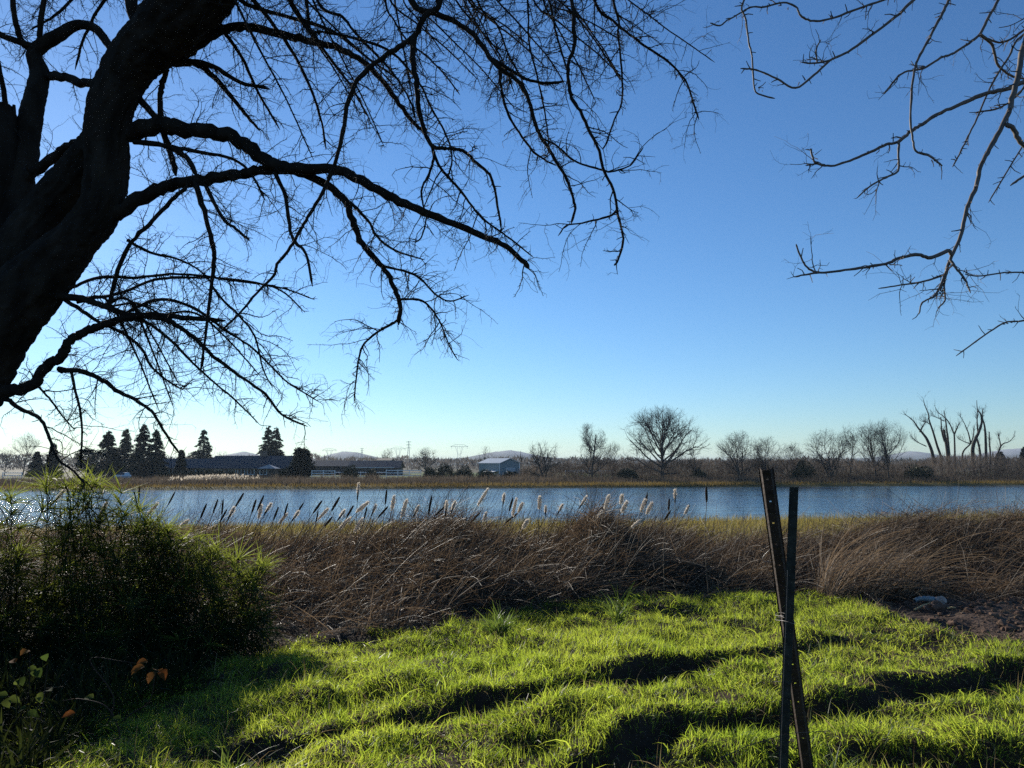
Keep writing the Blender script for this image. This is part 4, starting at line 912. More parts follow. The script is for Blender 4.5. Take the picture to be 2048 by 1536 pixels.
# ------------------------------------------------------------------ the two metal posts and their wire
def fence_posts():
    # green studded T post
    a = P(1588, 974, 3.35); b = P(1566, 1545, 3.28)
    d = norm(a - b); foot = b - d * ((b[2] - H1(b[0], b[1])) / d[2] + .12)
    Ltot = np.linalg.norm(a - foot); base = foot
    t = thing('fence_post', 'upright green studded steel post with a T section', 'fence post', base, 'metal fence posts')
    face = R(35); f = np.array([math.cos(face), -math.sin(face), 0]); g = np.array([math.sin(face), math.cos(face), 0])
    def prism(sec, lo, hi, mb):
        m = len(sec); V = []
        for s in (lo, hi): V += [foot + d * s + f * p[0] + g * p[1] for p in sec]
        mb.add(np.array(V), [[i, (i + 1) % m, m + (i + 1) % m, m + i] for i in range(m)])
        q = [[m + 0, m + 1, m + 2, m + 7], [m + 2, m + 3, m + 6, m + 7], [m + 3, m + 4, m + 5, m + 6]] if m == 8 else [[m, m + 1, m + 2, m + 3]]
        mb.add(np.array(V), q)
    sec = [(-.019, -.002), (.019, -.002), (.019, .002), (.003, .002), (.003, .030), (-.003, .030), (-.003, .002), (-.019, .002)]
    mb = MB(); V = []
    m = 8
    for s in (0, Ltot): V += [foot + d * s + f * p[0] + g * p[1] for p in sec]
    mb.add(np.array(V), [[i, (i + 1) % m, m + (i + 1) % m, m + i] for i in range(m)] + [[m, m + 1, m + 2, m + 7], [m + 3, m + 4, m + 5, m + 6]])
    mb.build('shaft', M_green, t, loc=base)
    mb = MB()
    for k in range(int(Ltot / .054)):
        s = Ltot - .012 - k * .054
        c = foot + d * s + g * -.0045 + f * .012
        mb.blob(c, (.0065, .0055, .0045), 8, 5, 0)
    mb.build('studs', M_green, t, smoothed=True, loc=base)['kind'] = 'stuff'
    # leaning perforated channel post
    a2 = P(1532, 938, 3.25); b2 = P(1606, 1478, 3.78)
    d2 = norm(a2 - b2); foot2 = b2 - d2 * ((b2[2] - H1(b2[0], b2[1])) / d2[2] + .12); L2 = np.linalg.norm(a2 - foot2)
    t2 = thing('fence_post', 'rusty perforated channel post leaning behind the green one', 'fence post', foot2, 'metal fence posts')
    X = norm(np.cross(d2, np.array([.35, 1, 0]))); Yv = np.cross(X, d2)
    holes = np.arange(L2 - .045, .1, -.105); hw, hh = .0042, .0042
    rows = [0.0]
    for h in holes[::-1]: rows += [h - hh, h + hh]
    rows.append(L2); rows = np.array(rows)
    prof = [(-.031, .020), (-.026, .020), (-.016, -.008), (-hw, -.008), (hw, -.008), (.016, -.008), (.026, .020), (.031, .020)]
    m = len(prof)
    V = np.array([[foot2 + d2 * s + X * p[0] + Yv * p[1] for p in prof] for s in rows]).reshape(-1, 3)
    q = []
    for i in range(len(rows) - 1):
        for j in range(m - 1):
            if j == 3 and i % 2 == 1: continue
            q.append([i * m + j, i * m + j + 1, (i + 1) * m + j + 1, (i + 1) * m + j])
    o = MB().add(V, q).build('channel', M_post, t2, loc=foot2)
    so = o.modifiers.new('thickness', 'SOLIDIFY'); so.thickness = .004; so.offset = 0
    # stub on top
    mb = MB(); tp = a2 + X * -.008
    mb.tubes(np.stack([tp - d2 * .02, tp + d2 * .01, tp + d2 * .035]), np.array([.003, .003, .001]), 5); mb.build('wire_end', M_darkwire, t2, loc=foot2)
    # wire ties
    def loopwire(name, label, s, r, ell, m_):
        c = foot + d * s; a = np.linspace(0, 2 * np.pi * 1.6, 40)
        p = c + (np.cos(a) * ell)[:, None] * np.array([1, 0, 0]) + (np.sin(a) * r)[:, None] * np.array([0, 1, 0]) + (a * .003 + .006 * np.sin(a * 2))[:, None] * np.array([0, 0, 1]) + np.array([.0, .045, 0])
        tag(MB().tubes(p, np.full(len(p), .0014), 5, tint=.5).build(name, m_, smoothed=True, loc=c), label, 'wire tie')
    zt = (P(1574, 1251, 3.3)[2] - foot[2]) / d[2]; loopwire('wire_tie', 'pale wire tie twisted round both posts at their crossing', zt, .085, .028, M_wire)
    zt = (P(1572, 1374, 3.3)[2] - foot[2]) / d[2]; loopwire('wire_tie', 'rusty wire tie round the green post below the crossing', zt, .05, .030, M_darkwire)
    zt = (P(1575, 1135, 3.3)[2] - foot[2]) / d[2]
    c = foot + d * zt + np.array([-.02, .05, 0]); a = np.linspace(0, 1, 24)
    p = c + np.stack([-.06 * a + .02 * np.sin(a * 9), .10 * np.sin(a * 3), .05 * a + .02 * np.cos(a * 7)], -1)
    tag(MB().tubes(p, np.full(24, .0016), 5).build('wire_tie', M_wire, smoothed=True, loc=c), 'loose curled wire hanging on the leaning post above the crossing', 'wire tie')
    # hanging wire down the left side of the green post
    p = catmull(P([1575, 1572, 1566, 1560], [1140, 1240, 1380, 1560], [3.25, 3.24, 3.22, 3.2]), 8)
    tag(MB().tubes(p, np.full(len(p), .0011), 5, tint=.5).build('loose_wire', M_wire, smoothed=True, loc=p[-1]), 'thin bright wire hanging straight down beside the green post', 'wire')
    p = catmull(P([1660, 1610, 1572, 1540, 1500, 1478, 1440], [1462, 1465, 1468, 1478, 1490, 1500, 1516], [3.5, 3.4, 3.27, 3.2, 3.1, 3.05, 2.95]), 8)
    tag(MB().tubes(p, np.full(len(p), .0016), 5, tint=.5).build('fence_wire', M_darkwire, smoothed=True, loc=p[0]), 'dark fence wire sagging from the green post into the grass', 'wire')
    cx = P(943, 1505, 3.55); a = np.linspace(.2, 5.4, 40)
    p = cx + np.stack([.055 * np.cos(a) - .02 * np.clip(a - 3.2, 0, 9), .02 * np.sin(a * 1.3), .05 * np.sin(a) - .028 * np.clip(a - 4.2, 0, 9) + .0], -1)
    tag(MB().tubes(p, np.full(40, .0022), 5).build('wire_loop', M_darkwire, smoothed=True, loc=cx), 'small dark loop of wire sticking up from the grass', 'wire')
seed(108); fence_posts()

# odds and ends on the bare soil
def debris():
    def at(px, py): 
        x, y = G(px, py); return np.array([x, y, H1(x, y)])
    b = at(1888, 1216)
    tag(MB().blob(b + np.array([0, .05, .05]), (.046, .042, .04), 16, 12, .5, 3).build('rock', M_rock, smoothed=False, loc=b), 'pale rounded rock at the back of the bare soil', 'rock')
    b = at(1868, 1224)
    tag(MB().blob(b + np.array([.0, -.02, .045]), (.075, .06, .06), 16, 12, .6, 7).build('rock', M_brown, smoothed=False, loc=b), 'brown lump of rock just in front of the pale rock', 'rock')
    b = at(1850, 1213); mb = MB()
    c = catmull([b + np.array([-.11, 0, .05]), b + np.array([-.05, .02, .065]), b + np.array([.03, 0, .07]), b + np.array([.12, .01, .055])], 6)
    mb.tubes(c, np.linspace(.02, .032, len(c)) * (1 + .3 * np.sin(np.arange(len(c)) * 2.1) * .5), 9, tint=U(0, 1))
    tag(mb.build('sheeting', M_sheet, smoothed=True, loc=b), 'blue grey roll of crumpled sheeting on the bare soil', 'sheeting')
    for (p0, p1, lab) in (((1828, 1222), (1862, 1213), 'short yellow stick beside the sheeting'), ((1895, 1221), (1912, 1223), 'pale wood splinter right of the rocks')):
        a = at(*p0); c = at(*p1); a[2] += .02; c[2] += .03
        tag(MB().tubes(np.stack([a, (a + c) / 2 + np.array([0, 0, .006]), c]), np.array([.008, .011, .006]), 6, tint=.8).build('stick', M_straw, smoothed=True, loc=a), lab, 'stick')
seed(109); debris()

# ------------------------------------------------------------------ far shore
def far_bank():
    n = 60000; x = U(-100, 130, n); s = U(0, 1, n) ** 1.2 * 26; y = y_far(x) + 4.2 + s
    cl = fbm(x, y, 5, 61); k = U(0, 1, n) < .25 + cl; x, y, cl, s = x[k], y[k], cl[k], s[k]; n = len(x)
    D = norm(np.stack([rng.normal(0, .3, n), rng.normal(0, .3, n), np.ones(n)], -1))
    L = (.5 + 1.7 * cl * U(.5, 1.1, n)) * np.interp(s, [0, 4, 26], [.6, 1, 1.1])
    b = MB().ribbons(np.stack([x, y, H(x, y) - .1], -1), D, L, U(.04, .16, n), 2, rng.normal(0, .2, (n, 3)), tint=np.clip(cl + rng.normal(0, .25, n), 0, 1))
    tag(b.build('bank_scrub', M_bank), 'low dark brown scrub covering the far bank', 'scrub', kind='stuff')
    n = 26000; x = U(-100, 130, n); y = y_far(x) + 1.6 + 2.6 * U(0, 1, n) + 1.0 * (fbm(x, 0 * x, 9, 66) - .5)
    k = U(0, 1, n) < np.interp(x / y * F + 1024, [0, 500, 900, 1450, 1560, 1700, 1850, 2048], [.5, .5, .6, .9, .5, .2, .3, .6]) + .5 * (fbm(x, 0 * x, 12, 67) - .5)
    x, y = x[k], y[k]; n = len(x)
    D = norm(np.stack([rng.normal(0, .3, n), rng.normal(0, .3, n), np.ones(n)], -1))
    b = MB().ribbons(np.stack([x, y, np.maximum(H(x, y), LAKE) - .02], -1), D, U(.25, .7, n), U(.03, .09, n), 2, rng.normal(0, .15, (n, 3)), tint=np.clip(fbm(x, y, 7, 68) + rng.normal(0, .2, n), 0, 1))
    tag(b.build('bank_sedge', M_bankgold), 'narrow strip of golden sedge at the far waterline', 'sedge', kind='stuff')
    # pale plumed reeds below the house
    n = 700; x = (U(345, 485, n) - 1024) / F * 124 + rng.normal(0, 1, n); y = y_far(x) + 12 + U(0, 5, n)
    D = norm(np.stack([rng.normal(.1, .2, n), rng.normal(0, .2, n), np.ones(n)], -1))
    base = np.stack([x, y, H(x, y) + U(.7, 1.5, n) * np.interp(x, [x.min(), x.mean(), x.max()], [.7, 1, .9])], -1)
    b = MB().ribbons(base, D, U(.25, .5, n), U(.08, .16, n), 2, 0, belly=1, tint=U(0, 1, n))
    st = np.stack([base * [1, 1, 0] + np.stack([0 * x, 0 * x, H(x, y)], -1), base + D * .1], 1)
    b.tubes(st, np.full((n, 2), .012), 3, tint=.1)
    tag(b.build('plumed_reeds', M_plume), 'patch of pale plumed reeds on the far bank below the house', 'reeds', kind='stuff')
    # taller brown scrub behind the right-hand bank
    n = 52000; px = U(1040, 2250, n); y = U(150, 176, n); x = (px - 1024) / F * y
    topy = np.interp(px, [1040, 1100, 1230, 1300, 1400, 1440, 1560, 1640, 1720, 1800, 1850, 1900, 1990, 2060, 2250], [932, 926, 918, 922, 916, 920, 912, 918, 920, 922, 912, 905, 906, 912, 915]) + 22 * (fbm(px, y * 3, 26, 71) - .42) + 4
    ztop = P(px, topy, y)[:, 2]; g = H(x, y)
    f = U(0, 1, n) ** 1.1; z = g + (ztop - g) * f * .93
    D = norm(np.stack([rng.normal(0, .45, n), rng.normal(0, .45, n), np.ones(n)], -1))
    b = MB().ribbons(np.stack([x, y, z], -1), D, U(.4, 1.5, n), U(.025, .10, n), 2, rng.normal(0, .25, (n, 3)), tint=np.clip(1.9 * (fbm(x, z * 2.5, 5, 73) - .28) + rng.normal(0, .2, n), 0, 1))
    tag(b.build('brown_thicket', M_thicket), 'brown bare thicket behind the far bank on the right half', 'thicket', kind='stuff')
    # wood on the skyline
    b = MB(); n = 30000
    px = U(-300, 2400, n); y = U(420, 760, n); x = (px - 1024) / F * y; g = H(x, y)
    top = 913 + 13 * (fbm(px, 0 * px, 46, 75) - .5) + 9 * (fbm(px, 0 * px, 11, 78) - .5) + np.interp(px, [0, 160, 600, 1000, 1300, 2048], [-4, 0, 0, 3, 6, 4])
    zt = P(px, top, y)[:, 2]; f = U(0, 1, n) ** .8
    z = g + (zt - g) * f
    D = norm(np.stack([rng.normal(0, .6, n), rng.normal(0, .6, n), np.ones(n)], -1))
    b.ribbons(np.stack([x, y, z - 1], -1), D, U(1.5, 3.2, n), U(.25, 1.1, n), 2, rng.normal(0, .25, (n, 3)), tint=np.clip(fbm(px, z, 30, 79) + rng.normal(0, .2, n), 0, 1))
    tag(b.build('far_wood', M_tree), 'hazy grey brown line of bare woodland along the horizon', 'woodland', kind='stuff')
seed(110); far_bank()

def foot_at(px, Y):
    x = (px - 1024) / F * Y
    return np.array([x, Y, H1(x, Y)])
def conifer(px, topy, wpx, Y, label, group='dark conifers round the far house', round_=False):
    seed(px)
    base = foot_at(px, Y); top = P(px, topy, Y)[2]; h = top - base[2]; Rr = wpx / 2 / F * Y * 1.28
    t = thing('conifer', label, 'conifer', base, group)
    MB().tubes(np.stack([base - [0, 0, .2], base + [0, 0, h * .5], base + [0, 0, h * .97]]), np.array([h * .022, h * .014, .03]), 8).build('trunk', M_far, t, loc=base)
    nb = 230; ub = U(0, 1, nb) ** 1.2 * .97; ab = U(0, 6.28, nb)
    lb = Rr * (1 - ub) ** (.85 if not round_ else .5) * np.clip(ub * 10 + .55, 0, 1) * U(.6, 1.15, nb) * (.8 + .4 * vn(ab * 1.5, ub * 5, .8, int(px))) + .15
    n = 20000; k = rng.choice(nb, n, p=(lb + .2) / (lb + .2).sum()); t_ = U(.02, 1, n) ** .8
    out = lb[k] * t_; sp = .16 * lb[k] * (1.1 - t_)
    sl = -.22 if not round_ else .30
    pos = base + np.stack([np.cos(ab[k]) * out + rng.normal(0, 1, n) * sp, np.sin(ab[k]) * out + rng.normal(0, 1, n) * sp, .04 * h + ub[k] * h * .97 + sl * out * t_ + rng.normal(0, .10, n)], -1)
    pos[:, 2] = np.clip(pos[:, 2], base[2] + .1, base[2] + h)
    D = norm(np.stack([np.cos(ab[k]), np.sin(ab[k]), U(-.7, .2, n) + (.8 if round_ else 0)], -1) + rng.normal(0, .35, (n, 3)))
    b = MB().ribbons(pos, D, U(.25, .6, n), U(.08, .22, n), 2, np.array([0, 0, -.12]), tint=np.clip(.4 + .3 * rng.normal(size=n), 0, 1))
    n = 40; z = np.linspace(.86, 1, n)
    b.ribbons(base + np.stack([rng.normal(0, .04, n), rng.normal(0, .04, n), z * h * .985], -1), np.stack([rng.normal(0, .5, n), rng.normal(0, .5, n), np.ones(n)], -1), .4, .1, 2)
    b.build('crown', M_con, t, loc=base)
for a in [(219, 860, 62, 186, 'broad dark conifer leftmost of the tall group left of the house'),
          (253, 857, 40, 205, 'slim conifer standing back in the gap of the tall group'),
          (289, 848, 62, 184, 'tallest broad conifer at the left end of the house roof'),
          (314, 857, 44, 190, 'conifer rising just behind the left end of the house'),
          (409, 858, 52, 232, 'single pyramid conifer behind the middle of the house'),
          (538, 850, 48, 228, 'left one of the twin conifers by the chimney'),
          (553, 853, 46, 232, 'right one of the twin conifers by the chimney'),
          (110, 886, 28, 200, 'small narrow conifer alone near the left edge'),
          (366, 900, 20, 178, 'little young conifer in front of the house roof'),
          (79, 903, 26, 210, 'low bushy conifer beside the pale bare tree at far left'),
          (1998, 903, 26, 260, 'small dark conifer behind the dead trees at right'),
          (2046, 893, 36, 240, 'dark conifer cut by the right edge of the picture')]:
    conifer(*a)
conifer(605, 897, 42, 165, 'rounded pointed dark evergreen standing alone right of the house', round_=True)

def shrub(px, topy, wpx, Y, label, group, m=None, low=None, name='shrub'):
    base = foot_at(px, Y); h = P(px, topy, Y)[2] - base[2]; Rr = wpx / 2 / F * Y
    n = int(500 + 260 * h * Rr); n = min(n, 2600); d = norm(rng.normal(size=(n, 3))); d[:, 2] = np.abs(d[:, 2]) if low is None else d[:, 2]
    lump = .72 + .5 * vn(d[:, 0] * 2 + d[:, 2] * 2, d[:, 1] * 2 - d[:, 2], .7, int(px))
    rr = U(.2, 1, n) ** .4 * lump
    pos = base + d * rr[:, None] * np.array([Rr, Rr, h if low is None else h / 2]) + np.array([0, 0, 0 if low is None else h / 2])
    pos[:, 2] = np.maximum(pos[:, 2], base[2])
    o = MB().ribbons(pos, d + rng.normal(0, .5, (n, 3)), U(.2, .5, n), U(.08, .22, n), 2, rng.normal(0, .2, (n, 3)), tint=np.clip(.5 + .3 * rng.normal(size=n), 0, 1)).build(name, m or M_bush, loc=base)
    tag(o, label, 'shrub', group)
for k, (px, ty, w, lab) in enumerate([(327, 946, 18, 'small clipped shrub leftmost along the house front'), (344, 944, 22, 'second clipped shrub from the left along the house front'), (368, 942, 22, 'taller clipped shrub below the young conifer'), (386, 942, 22, 'rounded shrub right of the shrub below the young conifer'), (405, 941, 24, 'rounded shrub before the middle of the house front'), (424, 938, 30, 'widest rounded shrub before the house front'), (444, 940, 22, 'rightmost clipped shrub of the row before the house')]):
    shrub(px, ty, w, 172, lab, 'clipped shrubs before the house')
for (px, ty, w, Y, lab) in [(178, 893, 40, 195, 'dark round crowned evergreen tree left of the tall conifers'), ]:
    base = foot_at(px, Y)
    t = thing('evergreen_tree', lab, 'tree', base)
    h = P(px, ty, Y)[2] - base[2]; n = 2600
    MB().tubes(np.stack([base, base + [0, 0, h * .3], base + [.2, 0, h * .6]]), np.array([.25, .2, .1]), 7).build('trunk', M_far, t, loc=base)
    d = norm(rng.normal(size=(n, 3))); rr = U(.2, 1, n) ** .4 * (.7 + .5 * vn(d[:, 0] * 3, d[:, 2] * 3, .8, 5))
    pos = base + np.array([0, 0, h * .58]) + d * rr[:, None] * np.array([w / 2 / F * Y, w / 2 / F * Y, h * .42])
    MB().ribbons(pos, d + rng.normal(0, .6, (n, 3)), U(.3, .7, n), U(.1, .3, n), 2, tint=U(0, 1, n)).build('crown', M_con, t, loc=base)
for (px, ty, w, Y, lab) in [(702, 932, 34, 160, 'dark bushy shrub left of the low barn front'), (745, 940, 26, 158, 'brown shrub between the two rail pens'), (862, 934, 28, 158, 'dark shrub at the right end of the rail pen'), (890, 930, 40, 165, 'wide olive shrub left of the metal barn'), (928, 934, 40, 160, 'olive shrub touching the left corner of the metal barn'), (972, 940, 44, 152, 'low dark shrub in front of the barn door'), (1020, 941, 44, 152, 'low dark shrub in front of the barn gable'), (1062, 938, 40, 156, 'low shrub at the foot of the small spreading tree'), (1602, 926, 48, 150, 'dense dark shrub left of the leaning post top'), (1395, 938, 36, 150, 'low dark mound of shrub right of the big round tree'), (1255, 936, 46, 150, 'dark shrub left of the big round tree'), (1830, 932, 60, 150, 'low dark shrub before the dead trees'), (575, 938, 30, 172, 'shrub between the canopy and the lone evergreen'), (470, 944, 34, 168, 'tawny shrub before the right part of the house')]:
    shrub(px, ty, w, Y, lab, 'shrubs on the far bank')

# bare trees on the far bank
def bare_far(px, topy, wpx, Y, label, trunk=.18, lean=0, ntr=1, up=.10, levels=(18, 150, 900, 2600), tr_px=None, basepy=None, shape='round', mt=None):
    seed(px + 5)
    base = foot_at(px, Y); top = P(px, topy, Y)[2]; h = top - base[2]; Rr = wpx / 2 / F * Y
    t = thing('bare_tree', label, 'tree', base, 'bare trees beyond the lake')
    mt = mt or M_far
    mb = MB(); p0 = np.tile(base, (ntr, 1)) + np.stack([rng.normal(0, .12 * (ntr > 1), ntr), rng.normal(0, .12, ntr), np.full(ntr, -.2)], -1)
    d = np.stack([lean + (rng.normal(0, .28, ntr) if ntr > 1 else np.zeros(1)), rng.normal(0, .1, ntr), np.ones(ntr)], -1)
    n = 9; hh = h * (.62 if shape == 'round' else .85)
    tk = grow(p0, d, np.full(ntr, hh), n, .05, (0, 0, .03)); rk = np.full((ntr, 1), trunk) * np.linspace(1, .3, n)[None]
    mb.tubes(tk, rk, 7, tint=.3); mb.build('trunk', mt, t, smoothed=True, loc=base)
    cb = MB(); P_, R_ = tk, rk
    spec = [(.16, 1, (38, 72), .66), (.2, 1, (25, 60), .40), (.15, 1, (25, 65), .22), (.1, 1, (25, 75), .11)]
    for lv, (c, (t0, t1, an, lf)) in enumerate(zip(levels, spec)):
        b, dd, pr, tt = sprout(P_, R_, c, t0, t1, an, weight=np.ones(len(P_)) if lv == 0 else None)
        if lv == 0 and shape == 'round':
            f_ = (np.arange(c) + .5) / c; th = np.radians(76 - 64 * f_ + rng.normal(0, 5, c)); az = np.arange(c) * 2.39996 + rng.normal(0, .2, c)
            q = (.16 + .8 * f_) * (n - 1); i0 = np.minimum(q.astype(int), n - 2); w_ = (q - i0)[:, None]; j0 = np.arange(c) % ntr
            b = tk[j0, i0] * (1 - w_) + tk[j0, i0 + 1] * w_; pr = rk[j0, i0]; tt = f_
            dd = np.stack([np.cos(az) * np.sin(th), np.sin(az) * np.sin(th), np.cos(th)], -1)
        l = h * lf * U(.55, 1.1, c) * (1 - .35 * tt)
        if shape == 'round' and lv == 0:
            A_ = np.array([Rr, Rr, h * .46]); o_ = (b - (base + [0, 0, h * .54])) / A_; v_ = dd / A_
            qa = (v_ ** 2).sum(1); qb = (o_ * v_).sum(1); qc = (o_ ** 2).sum(1) - 1
            l = (-qb + np.sqrt(np.maximum(qb * qb - qa * qc, 0))) / qa * U(.72, .98, c)
            l = np.clip(l, .4, h)
        if shape != 'round': l = l * .7 * np.clip(Rr / (h * .25), .5, 1.4)
        nn = (7, 6, 5, 4)[lv]
        g = grow(b, dd, l, nn, (.12, .15, .18, .2)[lv], (0, 0, up * (.45 if lv == 0 and shape == 'round' else 1)))
        rr = np.clip(pr * .62, (.03, .02, .012, .009)[lv], (.2, .06, .03, .016)[lv])[:, None] * np.linspace(1, .4, nn)[None]
        # keep within the crown's outline
        e = (g[:, -1] - (base + [0, 0, h * .54])) / np.array([Rr * 1.15, Rr * 1.15, h * .50]); ok = (np.linalg.norm(e, axis=1) < 1.08)
        g, rr = g[ok], rr[ok]
        if len(g) == 0: break
        cb.tubes(g, rr, (5, 4, 3, 3)[lv], tint=U(0, 1, len(g))); P_, R_ = g, rr
    cb.build('crown', mt, t, loc=base)
bare_far(1322, 818, 168, 152, 'largest round crowned bare tree on the far bank', trunk=.42, levels=(22, 190, 1200, 3200))
bare_far(1180, 850, 66, 150, 'upright bare tree left of the largest round one', trunk=.2, ntr=2, shape='tall', levels=(18, 120, 700, 2000), up=.16)
bare_far(1090, 880, 72, 148, 'small spreading bare tree right of the metal barn', trunk=.26, levels=(14, 90, 420, 1000), up=.06, ntr=2)
bare_far(1389, 870, 30, 150, 'thin bare sapling right of the largest round tree', trunk=.1, shape='tall', levels=(12, 60, 260, 500), up=.2)
bare_far(1479, 866, 92, 150, 'fan shaped bare tree mid way between the big tree and the posts', trunk=.2, ntr=4, levels=(22, 130, 700, 1800), up=.14)
bare_far(1532, 874, 76, 151, 'rounded bare tree directly left of the leaning post top', trunk=.17, ntr=3, levels=(18, 120, 700, 1800), up=.12)
bare_far(1578, 885, 60, 153, 'low twiggy bare tree behind the leaning post top', trunk=.12, ntr=4, levels=(18, 100, 500, 1300), up=.12)
bare_far(1657, 860, 94, 150, 'low wide bare tree right of the posts', trunk=.22, ntr=3, levels=(18, 120, 700, 1800), up=.06)
bare_far(1695, 848, 44, 152, 'narrow bare tree with pale trunk between two wider ones', trunk=.14, shape='tall', levels=(16, 90, 450, 1100), up=.16)
bare_far(1748, 846, 92, 152, 'bare tree leaning left with a lopsided crown', trunk=.18, lean=-.24, ntr=2, levels=(16, 110, 600, 1500), up=.08)
bare_far(1773, 841, 76, 149, 'slender vase shaped bare tree just left of the dead trees', trunk=.17, shape='tall', ntr=2, levels=(22, 120, 600, 1500), up=.2)
bare_far(52, 866, 60, 230, 'pale wispy bare tree near the left edge', trunk=.2, levels=(14, 90, 500, 1200), up=.1)
bare_far(15, 895, 40, 235, 'low wispy bare tree at the left edge', trunk=.15, levels=(14, 80, 360, 800), up=.12)
bare_far(971, 893, 30, 300, 'small bare tree rising behind the metal barn', trunk=.2, levels=(12, 60, 240, 500), up=.1)
bare_far(852, 896, 56, 230, 'dark twiggy bare tree behind the rail pen', trunk=.25, levels=(16, 90, 400, 900), up=.08)
bare_far(775, 897, 30, 330, 'thin bare tree above the low barn roof', trunk=.2, shape='tall', levels=(14, 70, 260, 500), up=.2)
bare_far(446, 901, 26, 300, 'small bare tree above the house roof left of the chimney', trunk=.2, levels=(12, 60, 240, 500), up=.15)
bare_far(1225, 885, 40, 156, 'thin bare bush between the upright tree and the largest tree', trunk=.08, ntr=6, levels=(16, 80, 300, 600), up=.2)
bare_far(1042, 888, 8, 150, 'single bare snag beside the metal barn', trunk=.12, shape='tall', levels=(5, 14, 30, 40), up=.3)

def dead_tree(label, base_px, limbs, Y):
    base = foot_at(base_px, Y)
    t = thing('dead_tree', label, 'tree', base, 'dead broken trees at right')
    sc = 4.655
    tw = MB()
    for i, (ln, r0, r1) in enumerate(limbs):
        px = np.array([1608 + p[0] / sc for p in ln]); py = np.array([780 + p[1] / sc for p in ln])
        Yd = Y + np.linspace(0, U(-2, 2), len(ln))
        pts = P(px, py, Yd)
        if ln[0][1] > 540: pts = np.concatenate([[base + np.array([(pts[0, 0] - base[0]) * .8, 0, -.2])], pts])
        rr = np.linspace(r0, r1, len(pts)) / sc / F * Y
        c = catmull(np.concatenate([pts, rr[:, None]], 1), 5)
        MB().tubes(c[:, :3], c[:, 3], 7, tint=.3).build('trunk' if ln[0][1] > 540 else 'limb', M_fardead, t, smoothed=True, loc=base)
        lp = c[None, :, :3]; lr = c[None, :, 3]
        m = 14; b, d, pr, tt = sprout(lp, lr, m, .3, 1, (25, 60)); d = norm(d + [0, 0, .5])
        g = grow(b, d, U(.5, 2.2, m), 6, .14, (0, 0, .15)); r2 = np.minimum(pr * .5, .035)[:, None] * np.linspace(1, .4, 6)
        tw.tubes(g, r2, 4, tint=U(0, 1, m))
        b, d, pr, tt = sprout(g, r2, 50, .2, 1, (20, 60)); g2 = grow(b, d, U(.2, .9, 50), 4, .15, (0, 0, .1)); tw.tubes(g2, np.full((50, 4), .010), 3, tint=U(0, 1, 50))
    tw.build('twigs', M_far, t, loc=base)
dead_tree('leftmost dead broken tree with bare limbs leaning far left', 1868, [
    ([(1200, 610), (1150, 470), (1110, 410), (1060, 350), (1015, 285), (940, 225)], 17, 2.5), ([(1080, 390), (1105, 340), (1135, 295)], 8, 3),
    ([(1280, 650), (1240, 520), (1205, 400), (1165, 280), (1160, 230), (1125, 140), (1112, 90)], 13, 2), ([(1185, 330), (1140, 300), (1095, 290)], 5, 2), ([(1140, 525), (1050, 480), (985, 420)], 5, 2)], 171)
dead_tree('middle dead tree with a thick broken stub and forked tops', 1896, [
    ([(1340, 610), (1325, 500), (1310, 430), (1302, 372)], 17, 11), ([(1350, 580), (1335, 420), (1318, 280), (1302, 190)], 14, 2.5),
    ([(1310, 480), (1284, 390), (1274, 250)], 9, 4), ([(1405, 600), (1400, 440), (1390, 390), (1345, 295), (1290, 240), (1240, 200), (1215, 140)], 9, 1.5),
    ([(1400, 410), (1418, 370), (1440, 322)], 8, 4), ([(1305, 290), (1250, 262), (1190, 240)], 5, 2)], 172)
dead_tree('tall dead tree with close upright broken tops right of the middle one', 1952, [
    ([(1570, 570), (1600, 450), (1625, 400), (1655, 300), (1645, 225), (1615, 180), (1608, 95)], 19, 2), ([(1622, 410), (1612, 300), (1615, 190)], 8, 3),
    ([(1640, 590), (1618, 480), (1600, 440)], 10, 8), ([(1695, 610), (1690, 430), (1680, 330), (1660, 250), (1668, 165)], 15, 2.5), ([(1735, 610), (1725, 480), (1725, 390)], 10, 4)], 170)
dead_tree('dead tree with thin limbs spreading left and right at the far right', 1938, [
    ([(1475, 600), (1550, 500), (1578, 420), (1585, 335)], 9, 3), ([(1552, 495), (1530, 400), (1495, 315), (1455, 240)], 7, 1.5), ([(1545, 500), (1490, 480), (1445, 458)], 5, 2)], 173)
dead_tree('rightmost dead tree bent to the right with a crooked limb', 1990, [
    ([(1780, 660), (1810, 580), (1832, 525), (1860, 498), (1910, 480), (1965, 425)], 11, 2), ([(1832, 525), (1820, 460), (1808, 400)], 6, 2)], 171)

